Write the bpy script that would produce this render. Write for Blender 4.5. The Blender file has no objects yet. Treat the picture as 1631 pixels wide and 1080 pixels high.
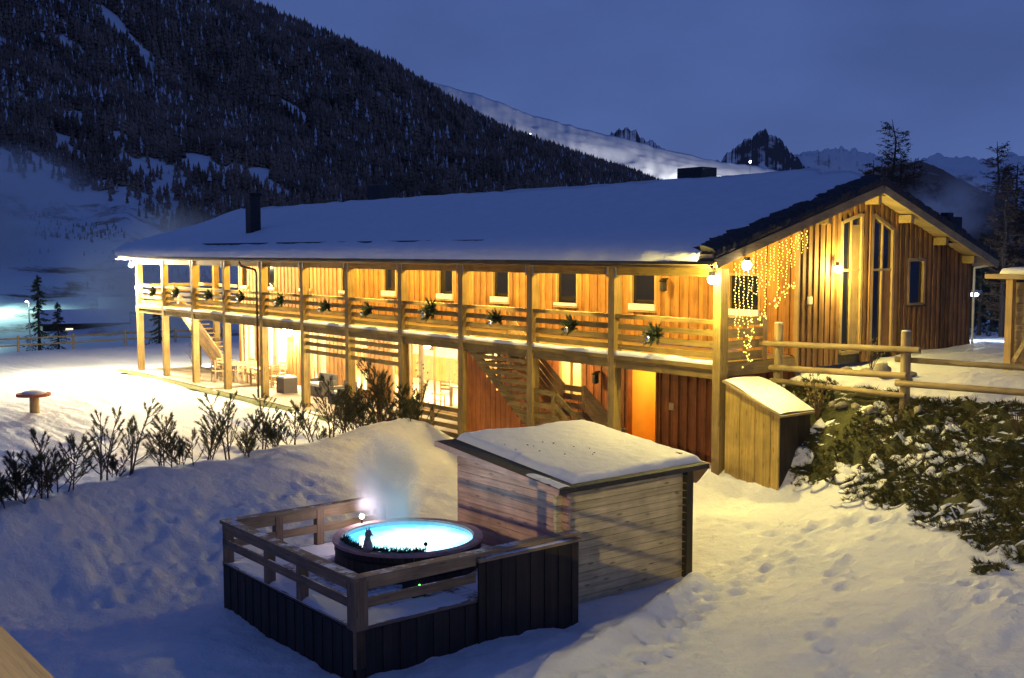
import bpy, math, random
import numpy as np
from mathutils import Matrix, Vector
random.seed(7)
RNG = np.random.default_rng(7)
R = math.radians
scn = bpy.context.scene
COL = scn.collection

# ------------------------------------------------------------------ camera
CAM = (16.793, -19.228, 5.657)
cd = bpy.data.cameras.new("camera"); cam = bpy.data.objects.new("camera", cd); COL.objects.link(cam)
cam.location = CAM
cam.rotation_euler = (R(90 - 4.4698), 0, R(90 - 38.6837))
cd.sensor_width = 36.0; cd.lens = 1776.7 / 1631 * 36.0
cd.clip_start = 0.05; cd.clip_end = 20000
scn.camera = cam

# ------------------------------------------------------------------ dusk sky
world = bpy.data.worlds.new("World"); scn.world = world; world.use_nodes = True
wt = world.node_tree; wt.nodes.clear()
wo = wt.nodes.new("ShaderNodeOutputWorld"); bg = wt.nodes.new("ShaderNodeBackground")
sky = wt.nodes.new("ShaderNodeTexSky"); sky.sky_type = 'NISHITA'; sky.sun_disc = False
sky.sun_elevation = R(-1.0); sky.sun_rotation = R(250); sky.altitude = 1800
sky.air_density = 1.0; sky.dust_density = 0.3; sky.ozone_density = 4.0
tint = wt.nodes.new("ShaderNodeMix"); tint.data_type = 'RGBA'; tint.blend_type = 'MIX'; tint.inputs[0].default_value = 0.92
# dusk cloud layer: paler towards the horizon, deeper blue overhead
wsp = wt.nodes.new("ShaderNodeSeparateXYZ"); wrp = wt.nodes.new("ShaderNodeMapRange"); wrp.inputs[1].default_value = 0.0; wrp.inputs[2].default_value = 0.55
wgr = wt.nodes.new("ShaderNodeMix"); wgr.data_type = 'RGBA'; wgr.inputs[6].default_value = (.50, .83, 2.2, 1); wgr.inputs[7].default_value = (.20, .38, 1.25, 1)
# thin even overcast: the sky colour with faint cloud mottling
wtc = wt.nodes.new("ShaderNodeTexCoord"); wmp = wt.nodes.new("ShaderNodeMapping"); wmp.inputs[3].default_value = (2.0, 2.0, 4.5)
wns = wt.nodes.new("ShaderNodeTexNoise"); wns.inputs["Scale"].default_value = 2.2; wns.inputs["Detail"].default_value = 5
wmr = wt.nodes.new("ShaderNodeMapRange"); wmr.inputs[1].default_value = 0.3; wmr.inputs[2].default_value = 0.7; wmr.inputs[3].default_value = 0.88; wmr.inputs[4].default_value = 1.14
wmul = wt.nodes.new("ShaderNodeMix"); wmul.data_type = 'RGBA'; wmul.blend_type = 'MULTIPLY'; wmul.inputs[0].default_value = 1.0
L = wt.links.new
L(wtc.outputs["Generated"], wsp.inputs[0]); L(wsp.outputs[2], wrp.inputs[0]); L(wrp.outputs[0], wgr.inputs[0]); L(wgr.outputs[2], tint.inputs[7])
L(sky.outputs[0], tint.inputs[6]); L(wtc.outputs["Generated"], wmp.inputs[0]); L(wmp.outputs[0], wns.inputs["Vector"])
L(wns.outputs["Fac"], wmr.inputs[0]); L(tint.outputs[2], wmul.inputs[6]); L(wmr.outputs[0], wmul.inputs[7])
L(wmul.outputs[2], bg.inputs[0]); L(bg.outputs[0], wo.inputs[0])
bg.inputs[1].default_value = 0.15

scn.view_settings.view_transform = 'Standard'; scn.view_settings.look = 'None'
scn.view_settings.exposure = 0.2; scn.view_settings.gamma = 1.0
scn.cycles.use_denoising = True
scn.cycles.max_bounces = 6; scn.cycles.diffuse_bounces = 3; scn.cycles.glossy_bounces = 3
scn.cycles.transparent_max_bounces = 12; scn.cycles.volume_bounces = 1
scn.cycles.caustics_reflective = False; scn.cycles.caustics_refractive = False
scn.cycles.sample_clamp_indirect = 6.0
scn.cycles.volume_step_rate = 1.0

# ------------------------------------------------------------------ helpers
WM = {}
def put(name, data, M=None, parent=None):
    o = bpy.data.objects.new(name, data); COL.objects.link(o)
    M = M if M is not None else Matrix.Identity(4)
    if parent is not None:
        o.parent = parent; o.matrix_parent_inverse = WM[parent.name].inverted()
    o.matrix_basis = M; WM[o.name] = M.copy()
    return o
def tag(o, label, cat, group=None, kind=None):
    o["label"] = label; o["category"] = cat
    if group: o["group"] = group
    if kind: o["kind"] = kind
    return o
def thing(name, label, cat, loc=(0, 0, 0), group=None):
    o = put(name, None, Matrix.Translation(Vector(loc))); o.empty_display_size = 0.2
    return tag(o, label, cat, group)
def struct(o, label=None):
    o["kind"] = "structure"
    if label: o["label"] = label
    return o
def rawmesh(name, V, F, mat=None, smooth=False):
    me = bpy.data.meshes.new(name); me.from_pydata([tuple(v) for v in V], [], [tuple(f) for f in F])
    if mat: me.materials.append(mat)
    if smooth:
        for p in me.polygons: p.use_smooth = True
    me.update(); return me
def npmesh(name, V, F, mat=None, smooth=False):
    """fast mesh from numpy arrays; F is (n,3) or (n,4)"""
    V = np.asarray(V, np.float32); F = np.asarray(F, np.int32)
    me = bpy.data.meshes.new(name); n, k = F.shape
    me.vertices.add(len(V)); me.vertices.foreach_set("co", V.ravel())
    me.loops.add(n * k); me.loops.foreach_set("vertex_index", F.ravel())
    me.polygons.add(n); me.polygons.foreach_set("loop_start", np.arange(0, n * k, k, dtype=np.int32))
    me.polygons.foreach_set("loop_total", np.full(n, k, np.int32))
    if smooth: me.polygons.foreach_set("use_smooth", np.ones(n, bool))
    if mat: me.materials.append(mat)
    me.update(calc_edges=True); return me
def mesh(name, V, F, mat, parent=None, smooth=False, M=None):
    return put(name, rawmesh(name, V, F, mat, smooth), M, parent)
CUBE_V = [(-.5,-.5,-.5),(.5,-.5,-.5),(.5,.5,-.5),(-.5,.5,-.5),(-.5,-.5,.5),(.5,-.5,.5),(.5,.5,.5),(-.5,.5,.5)]
CUBE_F = [(0,3,2,1),(4,5,6,7),(0,1,5,4),(1,2,6,5),(2,3,7,6),(3,0,4,7)]
_c = {}
def shared(kind, mat):
    k = (kind, mat.name)
    if k not in _c:
        if kind == 'cube': _c[k] = rawmesh("box_" + mat.name, CUBE_V, CUBE_F, mat)
        elif kind == 'cyl':
            n = 12; V = []; F = []
            for i in range(n):
                a = 2*math.pi*i/n; V.append((math.cos(a)*.5, math.sin(a)*.5, -.5))
            for i in range(n):
                a = 2*math.pi*i/n; V.append((math.cos(a)*.5, math.sin(a)*.5, .5))
            for i in range(n): F.append((i, (i+1)%n, n+(i+1)%n, n+i))
            F.append(tuple(range(n))[::-1]); F.append(tuple(range(n, 2*n)))
            me = rawmesh("rod_" + mat.name, V, F, mat)
            for p in me.polygons[:n]: p.use_smooth = True
            _c[k] = me
        elif kind == 'ball':
            V, F = sphere_vf(12, 8, .5); _c[k] = rawmesh("ball_" + mat.name, V, F, mat, True)
    return _c[k]
def sphere_vf(n=12, m=8, r=1.0):
    V = [(0,0,-r)]; F = []
    for j in range(1, m):
        t = -math.pi/2 + math.pi*j/m
        for i in range(n):
            a = 2*math.pi*i/n; V.append((r*math.cos(t)*math.cos(a), r*math.cos(t)*math.sin(a), r*math.sin(t)))
    V.append((0,0,r)); top = len(V)-1
    for i in range(n): F.append((0, 1+(i+1)%n, 1+i)); F.append((top, 1+(m-2)*n+i, 1+(m-2)*n+(i+1)%n))
    for j in range(m-2):
        for i in range(n):
            a = 1+j*n+i; b = 1+j*n+(i+1)%n; F.append((a, b, b+n, a+n))
    return V, F
def box(name, x0, x1, y0, y1, z0, z1, mat, parent=None):
    M = Matrix.Translation(((x0+x1)/2, (y0+y1)/2, (z0+z1)/2)) @ Matrix.Diagonal((x1-x0, y1-y0, z1-z0, 1))
    return put(name, shared('cube', mat), M, parent)
def frame_to(p, q, up=(0,0,1)):
    p = Vector(p); q = Vector(q); d = (q-p); L_ = d.length; z = d.normalized(); u = Vector(up)
    if abs(z.dot(u)) > .98: u = Vector((1,0,0))
    x = u.cross(z).normalized(); y = z.cross(x)
    M = Matrix((x, y, z)).transposed().to_4x4(); M.translation = (p+q)/2
    return M, L_
def beam(name, p, q, w, h, mat, parent=None, up=(0,0,1)):
    """bar from p to q, w across, h in the up direction"""
    M, L_ = frame_to(p, q, up)
    return put(name, shared('cube', mat), M @ Matrix.Diagonal((w, h, L_, 1)), parent)
def rod(name, p, q, d, mat, parent=None):
    M, L_ = frame_to(p, q)
    return put(name, shared('cyl', mat), M @ Matrix.Diagonal((d, d, L_, 1)), parent)
def ball(name, c, d, mat, parent=None):
    dd = d if isinstance(d, tuple) else (d, d, d)
    return put(name, shared('ball', mat), Matrix.Translation(c) @ Matrix.Diagonal((*dd, 1)), parent)
def tube_vf(pts, rad, n=5):
    V = []; F = []; pts = [Vector(p) for p in pts]
    for k, p in enumerate(pts):
        d = (pts[min(k+1, len(pts)-1)] - pts[max(k-1, 0)])
        d = d.normalized() if d.length > 1e-9 else Vector((0,0,1))
        u = Vector((0,0,1)) if abs(d.z) < .9 else Vector((1,0,0))
        a = d.cross(u).normalized(); b = d.cross(a); r = rad[k] if hasattr(rad, '__len__') else rad
        for i in range(n):
            t = 2*math.pi*i/n; V.append(tuple(p + a*math.cos(t)*r + b*math.sin(t)*r))
    for k in range(len(pts)-1):
        for i in range(n): F.append((k*n+i, k*n+(i+1)%n, (k+1)*n+(i+1)%n, (k+1)*n+i))
    F.append(tuple(range(n))); F.append(tuple(range((len(pts)-1)*n, len(pts)*n))[::-1])
    return V, F
class MB:
    def __init__(s): s.V = []; s.F = []
    def add(s, V, F):
        o = len(s.V); s.V += [tuple(v) for v in V]; s.F += [tuple(i+o for i in f) for f in F]
    def box(s, x0, x1, y0, y1, z0, z1):
        s.add([((x0+x1)/2+v[0]*(x1-x0), (y0+y1)/2+v[1]*(y1-y0), (z0+z1)/2+v[2]*(z1-z0)) for v in CUBE_V], CUBE_F)
    def tube(s, pts, rad, n=5): s.add(*tube_vf(pts, rad, n))
    def obj(s, name, mat, parent=None, smooth=False): return mesh(name, s.V, s.F, mat, parent, smooth)
    def data(s, name, mat, smooth=False): return rawmesh(name, s.V, s.F, mat, smooth)
# numpy value noise
def vnoise(x, y, seed=0):
    x = np.asarray(x, float); y = np.asarray(y, float)
    xi = np.floor(x).astype(np.int64); yi = np.floor(y).astype(np.int64); fx = x-xi; fy = y-yi
    fx = fx*fx*(3-2*fx); fy = fy*fy*(3-2*fy)
    def h(a, b):
        n = (a*374761393 + b*668265263 + seed*1442695041) & 0x7fffffff
        n = ((n ^ (n >> 13)) * 1274126177) & 0x7fffffff
        return ((n ^ (n >> 16)) & 0xffff) / 65535.0
    return (h(xi,yi)*(1-fx)+h(xi+1,yi)*fx)*(1-fy) + (h(xi,yi+1)*(1-fx)+h(xi+1,yi+1)*fx)*fy
def fbm(x, y, oct=4, seed=0):
    a = 0; s = 1; t = 0
    for k in range(oct):
        a = a + s*vnoise(np.asarray(x)*2**k+k*17.3, np.asarray(y)*2**k+k*5.1, seed+k); t += s; s *= .5
    return a/t
ORD = ["first","second","third","fourth","fifth","sixth","seventh","eighth","ninth","tenth","eleventh","twelfth","thirteenth","fourteenth","fifteenth","sixteenth","seventeenth","eighteenth","nineteenth","twentieth","twenty-first","twenty-second","twenty-third","twenty-fourth","twenty-fifth","twenty-sixth","twenty-seventh","twenty-eighth"]

# ------------------------------------------------------------------ materials
def newmat(name):
    m = bpy.data.materials.new(name); m.use_nodes = True; nt = m.node_tree
    b = nt.nodes["Principled BSDF"]; return m, nt, b
def N(nt, t, **kw):
    n = nt.nodes.new(t)
    for k, v in kw.items():
        try: n.inputs[k].default_value = v
        except Exception: setattr(n, k, v)
    return n
def ramp(nt, stops):
    r = nt.nodes.new("ShaderNodeValToRGB"); e = r.color_ramp.elements
    e[0].position = stops[0][0]; e[0].color = (*stops[0][1], 1)
    e[1].position = stops[-1][0]; e[1].color = (*stops[-1][1], 1)
    for p, c in stops[1:-1]:
        x = e.new(p); x.color = (*c, 1)
    return r
def plain(name, col, rough=.6, metal=0.0, var=0.25, scale=8, bump=0.15):
    m, nt, b = newmat(name); g = N(nt, "ShaderNodeNewGeometry")
    n = N(nt, "ShaderNodeTexNoise", Scale=scale, Detail=6.0)
    nt.links.new(g.outputs["Position"], n.inputs["Vector"])
    r = ramp(nt, [(.3, tuple(c*(1-var) for c in col)), (.7, tuple(min(1, c*(1+var)) for c in col))])
    nt.links.new(n.outputs["Fac"], r.inputs[0]); nt.links.new(r.outputs[0], b.inputs["Base Color"])
    b.inputs["Roughness"].default_value = rough; b.inputs["Metallic"].default_value = metal
    if bump:
        bp = N(nt, "ShaderNodeBump", Strength=bump, Distance=.02); nt.links.new(n.outputs["Fac"], bp.inputs["Height"]); nt.links.new(bp.outputs[0], b.inputs["Normal"])
    return m
def wood(name, a, d, axis='z', var=.35, rough=.72, knots=.5, along=1.3, across=26, dust=0.0):
    """grain along one world axis, board to board variation, dark knots"""
    m, nt, b = newmat(name); g = N(nt, "ShaderNodeNewGeometry"); oi = N(nt, "ShaderNodeObjectInfo")
    sc = {'x': (along, across, across), 'y': (across, along, across), 'z': (across, across, along)}[axis]
    mp = N(nt, "ShaderNodeMapping"); mp.inputs[3].default_value = sc
    ad = N(nt, "ShaderNodeVectorMath"); ad.operation = 'ADD'; mu = N(nt, "ShaderNodeMath"); mu.operation = 'MULTIPLY'; mu.inputs[1].default_value = 61.0
    lk = nt.links.new
    lk(oi.outputs["Random"], mu.inputs[0]); lk(g.outputs["Position"], mp.inputs[0]); lk(mp.outputs[0], ad.inputs[0]); lk(mu.outputs[0], ad.inputs[1])
    n = N(nt, "ShaderNodeTexNoise", Scale=1.0, Detail=6.0, Roughness=.65); lk(ad.outputs[0], n.inputs["Vector"])
    r = ramp(nt, [(.28, d), (.5, tuple((x+y)/2 for x, y in zip(a, d))), (.68, a)]); lk(n.outputs["Fac"], r.inputs[0])
    # large blotches
    n2 = N(nt, "ShaderNodeTexNoise", Scale=2.1, Detail=3.0); lk(g.outputs["Position"], n2.inputs["Vector"])
    mr2 = N(nt, "ShaderNodeMapRange"); mr2.inputs[1].default_value = .3; mr2.inputs[2].default_value = .7; mr2.inputs[3].default_value = .72; mr2.inputs[4].default_value = 1.12
    lk(n2.outputs["Fac"], mr2.inputs[0])
    mr = N(nt, "ShaderNodeMapRange"); mr.inputs[3].default_value = 1-var; mr.inputs[4].default_value = 1+var*.5; lk(oi.outputs["Random"], mr.inputs[0])
    mm = N(nt, "ShaderNodeMath"); mm.operation = 'MULTIPLY'; lk(mr.outputs[0], mm.inputs[0]); lk(mr2.outputs[0], mm.inputs[1])
    vm = N(nt, "ShaderNodeVectorMath"); vm.operation = 'SCALE'; lk(r.outputs[0], vm.inputs[0]); lk(mm.outputs[0], vm.inputs["Scale"])
    out = vm.outputs[0]
    if knots:
        mp2 = N(nt, "ShaderNodeMapping"); k = 2.2; s2 = {'x': (k, 9, 9), 'y': (9, k, 9), 'z': (9, 9, k)}[axis]; mp2.inputs[3].default_value = s2
        lk(g.outputs["Position"], mp2.inputs[0]); v = N(nt, "ShaderNodeTexVoronoi", Scale=1.0); lk(mp2.outputs[0], v.inputs["Vector"])
        mk = N(nt, "ShaderNodeMapRange"); mk.inputs[1].default_value = .10; mk.inputs[2].default_value = .2; mk.inputs[3].default_value = knots; mk.inputs[4].default_value = 0.0
        lk(v.outputs["Distance"], mk.inputs[0])
        mx = N(nt, "ShaderNodeMix"); mx.data_type = 'RGBA'; lk(mk.outputs[0], mx.inputs[0]); lk(out, mx.inputs[6]); mx.inputs[7].default_value = (*[c*.3 for c in d], 1)
        out = mx.outputs[2]
    if dust:
        # powder snow lying on upward faces in patches
        n3 = N(nt, "ShaderNodeTexNoise", Scale=3.5, Detail=7.0, Roughness=.7); lk(g.outputs["Position"], n3.inputs["Vector"])
        sx = N(nt, "ShaderNodeSeparateXYZ"); lk(g.outputs["Normal"], sx.inputs[0])
        m3 = N(nt, "ShaderNodeMapRange"); m3.inputs[1].default_value = .62-dust*.35; m3.inputs[2].default_value = .72-dust*.3; lk(n3.outputs["Fac"], m3.inputs[0])
        m4 = N(nt, "ShaderNodeMapRange"); m4.inputs[1].default_value = .5; m4.inputs[2].default_value = .9; lk(sx.outputs[2], m4.inputs[0])
        m5 = N(nt, "ShaderNodeMath"); m5.operation = 'MULTIPLY'; lk(m3.outputs[0], m5.inputs[0]); lk(m4.outputs[0], m5.inputs[1])
        mx = N(nt, "ShaderNodeMix"); mx.data_type = 'RGBA'; lk(m5.outputs[0], mx.inputs[0]); lk(out, mx.inputs[6]); mx.inputs[7].default_value = (.8, .82, .86, 1)
        out = mx.outputs[2]
    lk(out, b.inputs["Base Color"]); b.inputs["Roughness"].default_value = rough
    bp = N(nt, "ShaderNodeBump", Strength=.35, Distance=.01); lk(n.outputs["Fac"], bp.inputs["Height"]); lk(bp.outputs[0], b.inputs["Normal"])
    return m
def emit(name, col, s):
    m, nt, b = newmat(name); b.inputs["Base Color"].default_value = (.8, .8, .8, 1)
    b.inputs["Emission Color"].default_value = (*col, 1); b.inputs["Emission Strength"].default_value = s; return m
def snowmat(name, base=(.86, .88, .92), s1=1.0, dirt=0.0, coarse=.35):
    m, nt, b = newmat(name); g = N(nt, "ShaderNodeNewGeometry"); lk = nt.links.new
    n1 = N(nt, "ShaderNodeTexNoise", Scale=5.0*s1, Detail=8.0, Roughness=.6); n2 = N(nt, "ShaderNodeTexNoise", Scale=34.0*s1, Detail=6.0)
    lk(g.outputs["Position"], n1.inputs["Vector"]); lk(g.outputs["Position"], n2.inputs["Vector"])
    b1 = N(nt, "ShaderNodeBump", Strength=coarse, Distance=.08); lk(n1.outputs["Fac"], b1.inputs["Height"])
    b2 = N(nt, "ShaderNodeBump", Strength=.5, Distance=.014); lk(n2.outputs["Fac"], b2.inputs["Height"]); lk(b1.outputs[0], b2.inputs["Normal"]); lk(b2.outputs[0], b.inputs["Normal"])
    r = ramp(nt, [(.3, tuple(c*.93 for c in base)), (.7, base)]); lk(n1.outputs["Fac"], r.inputs[0]); lk(r.outputs[0], b.inputs["Base Color"])
    b.inputs["Roughness"].default_value = .6; b.inputs["Specular IOR Level"].default_value = .25
    return m, nt, b, g, r
def glass(name, tint=(1,1,1), refl=.12, rough=.02):
    m = bpy.data.materials.new(name); m.use_nodes = True; nt = m.node_tree; nt.nodes.clear()
    o = nt.nodes.new("ShaderNodeOutputMaterial"); t = N(nt, "ShaderNodeBsdfTransparent"); t.inputs[0].default_value = (*tint, 1)
    gl = N(nt, "ShaderNodeBsdfGlossy"); gl.inputs["Roughness"].default_value = rough
    mx = nt.nodes.new("ShaderNodeMixShader"); mx.inputs[0].default_value = refl
    nt.links.new(t.outputs[0], mx.inputs[1]); nt.links.new(gl.outputs[0], mx.inputs[2]); nt.links.new(mx.outputs[0], o.inputs[0])
    return m

snow = snowmat("snow")[0]
snow_roof = snowmat("snow_roof", (.84, .87, .93), .5, coarse=.2)[0]
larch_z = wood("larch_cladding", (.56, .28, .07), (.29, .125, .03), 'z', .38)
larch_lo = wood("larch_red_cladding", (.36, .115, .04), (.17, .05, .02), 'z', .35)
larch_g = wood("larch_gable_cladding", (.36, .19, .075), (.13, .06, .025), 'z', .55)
post_z = wood("post_wood", (.42, .29, .10), (.22, .145, .05), 'z', .15)
rail_x = wood("rail_wood_x", (.40, .27, .075), (.21, .135, .04), 'x', .25)
rail_y = wood("rail_wood_y", (.46, .33, .15), (.26, .18, .08), 'y', .25)
pale_x = wood("pale_board_x", (.55, .42, .24), (.36, .26, .14), 'x', .15)
pale_y = wood("pale_board_y", (.50, .37, .17), (.30, .21, .10), 'y', .2)
pale_z = wood("pale_board_z", (.55, .38, .18), (.36, .23, .10), 'z', .2)
stair_w = wood("stair_wood", (.55, .38, .18), (.35, .22, .10), 'x', .25)
hut_x = wood("hut_plank_tublit_x", (.82, .50, .46), (.50, .29, .26), 'x', .15, knots=.6)  # pink of the tub light put into the plank colour
hut_y = wood("hut_plank_y", (.86, .72, .44), (.52, .41, .24), 'y', .14, knots=.8)
deck_p = wood("deck_plank", (.30, .23, .19), (.15, .11, .09), 'y', .3, dust=.65)
deck_rx = wood("deck_rail_x", (.42, .29, .18), (.21, .14, .085), 'x', .2, dust=.35)
deck_ry = wood("deck_rail_y", (.46, .32, .18), (.23, .155, .085), 'y', .2, dust=.35)
deck_z = wood("deck_post", (.38, .26, .16), (.19, .125, .075), 'z', .2)
dark_z = wood("dark_board", (.045, .032, .026), (.018, .013, .012), 'z', .4, knots=0)
dark_w = plain("dark_roofing", (.035, .033, .035), .8, 0, .4, 14, .5)
tub_w = wood("tub_stave", (.10, .065, .05), (.045, .03, .025), 'z', .3)
log_x = wood("log_x", (.50, .38, .20), (.26, .18, .09), 'x', .2, knots=.4)
log_z = wood("log_z", (.50, .38, .20), (.28, .19, .09), 'z', .2, knots=.4)
furn = wood("furniture_wood", (.55, .40, .22), (.36, .25, .13), 'z', .15)
metal = plain("galvanised_metal", (.35, .37, .40), .4, .8, .15, 20, .05)
pipe_m = plain("copper_brown_pipe", (.07, .045, .03), .45, .6, .2, 20, .05)
black_m = plain("black_metal", (.02, .02, .022), .5, .5, .3, 20, .05)
white_m = plain("white_paint", (.7, .7, .68), .5, 0, .06, 12, .03)
grey_m = plain("grey_wicker", (.12, .11, .11), .8, 0, .4, 60, .5)
stone = plain("terrace_paving", (.36, .30, .22), .8, 0, .2, 4, .25)
rock = plain("granite", (.30, .27, .22), .85, 0, .4, 6, .6)
plaster = plain("warm_plaster", (.75, .62, .42), .9, 0, .05, 3, .02)
yellow_p = plain("yellow_wall_paint", (.80, .46, .08), .8, 0, .06, 3, .02)
bark = plain("larch_bark", (.055, .042, .036), .95, 0, .4, 15, .5)
twig = plain("twig_bark", (.085, .055, .035), .95, 0, .35, 20, 0)
needle = plain("pine_needles", (.05, .058, .022), .75, 0, .5, 9, 0)
needle_d = plain("dark_pine_needles", (.03, .05, .03), .75, 0, .45, 9, 0)
grass_m = plain("lit_turf", (.16, .17, .06), .95, 0, .4, 20, .5)
silver = plain("silver_bauble", (.75, .76, .74), .18, 1.0, .03, 4, 0)
red_m = plain("red_rim", (.36, .09, .04), .7, 0, .3, 10, .2)
dry_m = plain("dry_stalks", (.22, .17, .07), .9, 0, .4, 12, 0)
fur_m = plain("grey_fur", (.50, .40, .34), .95, 0, .4, 40, .3)
pale_fur = plain("pale_fur", (.62, .55, .50), .95, 0, .2, 40, .3)
pane_d = None
m_, nt_, b_ = newmat("dark_window_glass"); b_.inputs["Base Color"].default_value = (.012, .013, .016, 1); b_.inputs["Roughness"].default_value = .04; b_.inputs["IOR"].default_value = 1.6; pane_d = m_
pane = glass("clear_glass")
WARM = (1.0, .74, .22); WARM2 = (1.0, .68, .16); YEL = (1.0, .78, .17); COOL = (.75, .88, 1.0); PALE = (1.0, .83, .48)
lampglass = emit("lit_lamp_glass", (1.0, .86, .52), 60)
lampglass2 = emit("lit_lamp_glass_soft", (1.0, .84, .5), 25)
coldglass = emit("cold_lamp_glass", (.85, .95, 1.0), 30)
bulb_m = emit("fairy_bulb", (1.0, .72, .06), 11)

def light(name, loc, power, col, rad=.06, parent=None, kind='POINT', target=None, spot=None, blend=.6):
    l = bpy.data.lights.new(name, kind); l.energy = power; l.color = col; l.shadow_soft_size = rad
    M = Matrix.Translation(Vector(loc))
    if kind == 'SPOT':
        l.spot_size = R(spot); l.spot_blend = blend
        M = M @ (Vector(target)-Vector(loc)).to_track_quat('-Z', 'Y').to_matrix().to_4x4()
    return put(name, l, M, parent)

# ================================================================== GROUND
CP = [(-36,-.45,-.06),(-30,-.45,-.06),(-24,-.45,-.06),(-18,-.45,-.06),(-13,-.4,-.05),(-8,-.4,-.04),(-4,-.6,-.03),(-20,6,-.06),(-34,6,-.2),(-8,2,-.05),
 # plateau by the gable
 (.4,3.2,2.78),(.4,7,2.95),(.4,11,3.0),(4,4,2.78),(4,8,2.95),(8,4,2.72),(8,8,2.9),(12,5,2.8),(0,16,2.7),(6,16,2.8),(15,12,3),(2,5,2.86),(-6,14,2.3),(-16,14,1.2),(-30,14,0),
 # top of the bank along the log fence
 (.45,1.9,2.5),(1.2,1.95,2.5),(2,2.0,2.48),(3.65,2.05,2.44),(6,2.2,2.42),(9,2.3,2.4),(13,2.2,2.4),
 # foot of the bank
 (2.2,.30,.75),(3.2,-.05,.75),(5.6,-.95,.75),(8.2,-2.55,.85),(11,-4,1.0),(1.9,.0,.5),(4.4,-.5,.75),(7,-1.8,.8),
 # lower snow
 (.9,-.6,.08),(1.6,-.35,.25),(0,-1.3,0),(3,-2,.05),(5.5,-3,.2),(7.3,-4.5,.38),(10.3,-6,.6),(3.1,-4,-.36),(4.5,-6,-.36),(5.3,-8.5,-.36),(6.5,-7,-.15),(8,-8.5,0),(10,-10,.1),
 (4.2,-10.5,-.42),(4,-13,-.42),(8,-13,-.2),(0,-12.5,-.42),(0,-15,-.42),(-2,-12,-.42),(-2.2,-9.5,-.35),(-2.2,-7,-.2),(-1.5,-4.5,-.1),(-3.0,-14,-.34),(-4.2,-17,-.25),(4,-20,-.4),(14,-20,-.3),(14,-8,.5),
 (1.5,-5.5,-.38),(1.5,-9,-.42),(1,-2.5,-.05),(-3,-2,-.02),(-4.2,-2.6,.1),(3.3,-9,-.42),(3.2,-7,-.4),
 # snow mound carrying the row of young pines
 (-4.6,-14,.92),(-4.95,-13.2,.95),(-5.8,-11.9,1.0),(-6.4,-10.4,1.0),(-6.6,-9.2,1.0),(-7.3,-7.5,1.0),(-7.75,-5.9,1.0),(-8.7,-3.9,1.02),(-9.05,-2.3,1.0),(-8.3,-2.05,.95),
 (-6.6,-2.4,.42),(-7.2,-1.0,.1),(-4.2,-15.5,.9),(-4,-18,.8),
 (-3.6,-11,.05),(-4,-9,.22),(-4.5,-7,.35),(-5.6,-5,.5),(-3.8,-5.3,.1),(-5.4,-8.5,.6),(-6.2,-5.6,.72),(-6.8,-3.8,.65),(-4.3,-12.3,.35),
 (-7,-14,.3),(-8.3,-11,.25),(-9.2,-8,.2),(-10.2,-5,.1),(-11.5,-2.5,.05),(-10,-.8,0),
 # snow field out to the far fence
 (-14,-5,-.1),(-20,-4,-.15),(-26,-8,-.22),(-30,-3,-.2),(-14,-12,-.2),(-20,-16,-.3),(-42,-4,-.45),(-42,8,-.45),(-57,0,-.7),(-60,12,-.8),(-57,-20,-.9),(-30,-30,-.5),(-66,5,-1.4),(-80,12,-3.0),(-110,20,-4),(-110,-40,-5),
 (0,60,2.2),(60,40,4),(40,0,2),(-60,60,-2),(0,-60,-1),(50,-50,0),(-200,0,-6),(-200,150,-7),(0,200,-5),(200,100,-4),(0,-300,-8),(300,-200,-8),(25,25,3.2),(5,30,2.6)]
CP = np.array(CP, float)
def _rbf(P):
    n = len(P); D = np.hypot(P[:,0][:,None]-P[:,0][None], P[:,1][:,None]-P[:,1][None])
    A = np.zeros((n+3, n+3)); A[:n,:n] = D + np.eye(n)*.05; A[:n,n] = 1; A[:n,n+1] = P[:,0]; A[:n,n+2] = P[:,1]; A[n:,:n] = A[:n,n:].T
    return np.linalg.solve(A, np.r_[P[:,2], 0, 0, 0])
RW = _rbf(CP)
def base_h(x, y):
    x = np.asarray(x, float); y = np.asarray(y, float); sh = x.shape; x = x.ravel(); y = y.ravel(); z = RW[len(CP)] + RW[len(CP)+1]*x + RW[len(CP)+2]*y
    for k in range(len(CP)): z = z + RW[k]*np.sqrt((x-CP[k,0])**2 + (y-CP[k,1])**2 + .02)
    r = np.hypot(x, y); t = np.clip((r-170)/150, 0, 1); z = z*(1-t) + (-14)*t
    return z.reshape(sh)
def sstep(a, b, x): t = np.clip((x-a)/(b-a), 0, 1); return t*t*(3-2*t)
def veg_mask(x, y):
    """1 on the planted bank below the log fence"""
    foot = np.interp(x, [.8, 2.2, 3.2, 4.4, 5.6, 7, 8.2, 11, 14], [.5, .35, .0, -.45, -.9, -1.75, -2.5, -4, -5.5])
    top = np.interp(x, [.4, 3.65, 9, 14], [2.6, 2.75, 3.0, 3.0])
    w = (fbm(x*1.3, y*1.3, 3, 31)-.5)*1.5
    m = sstep(-.25, .3, y-foot+w*.5) * (1-sstep(-.35, .15, y-top+w*.25)) * sstep(.35, .6, x)
    c2 = np.exp(-(((x-8.25)/.42)**2+((y+2.95)/.38)**2))
    return np.maximum(m, np.clip(c2*1.6-.35, 0, 1))
FEET = []
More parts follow.
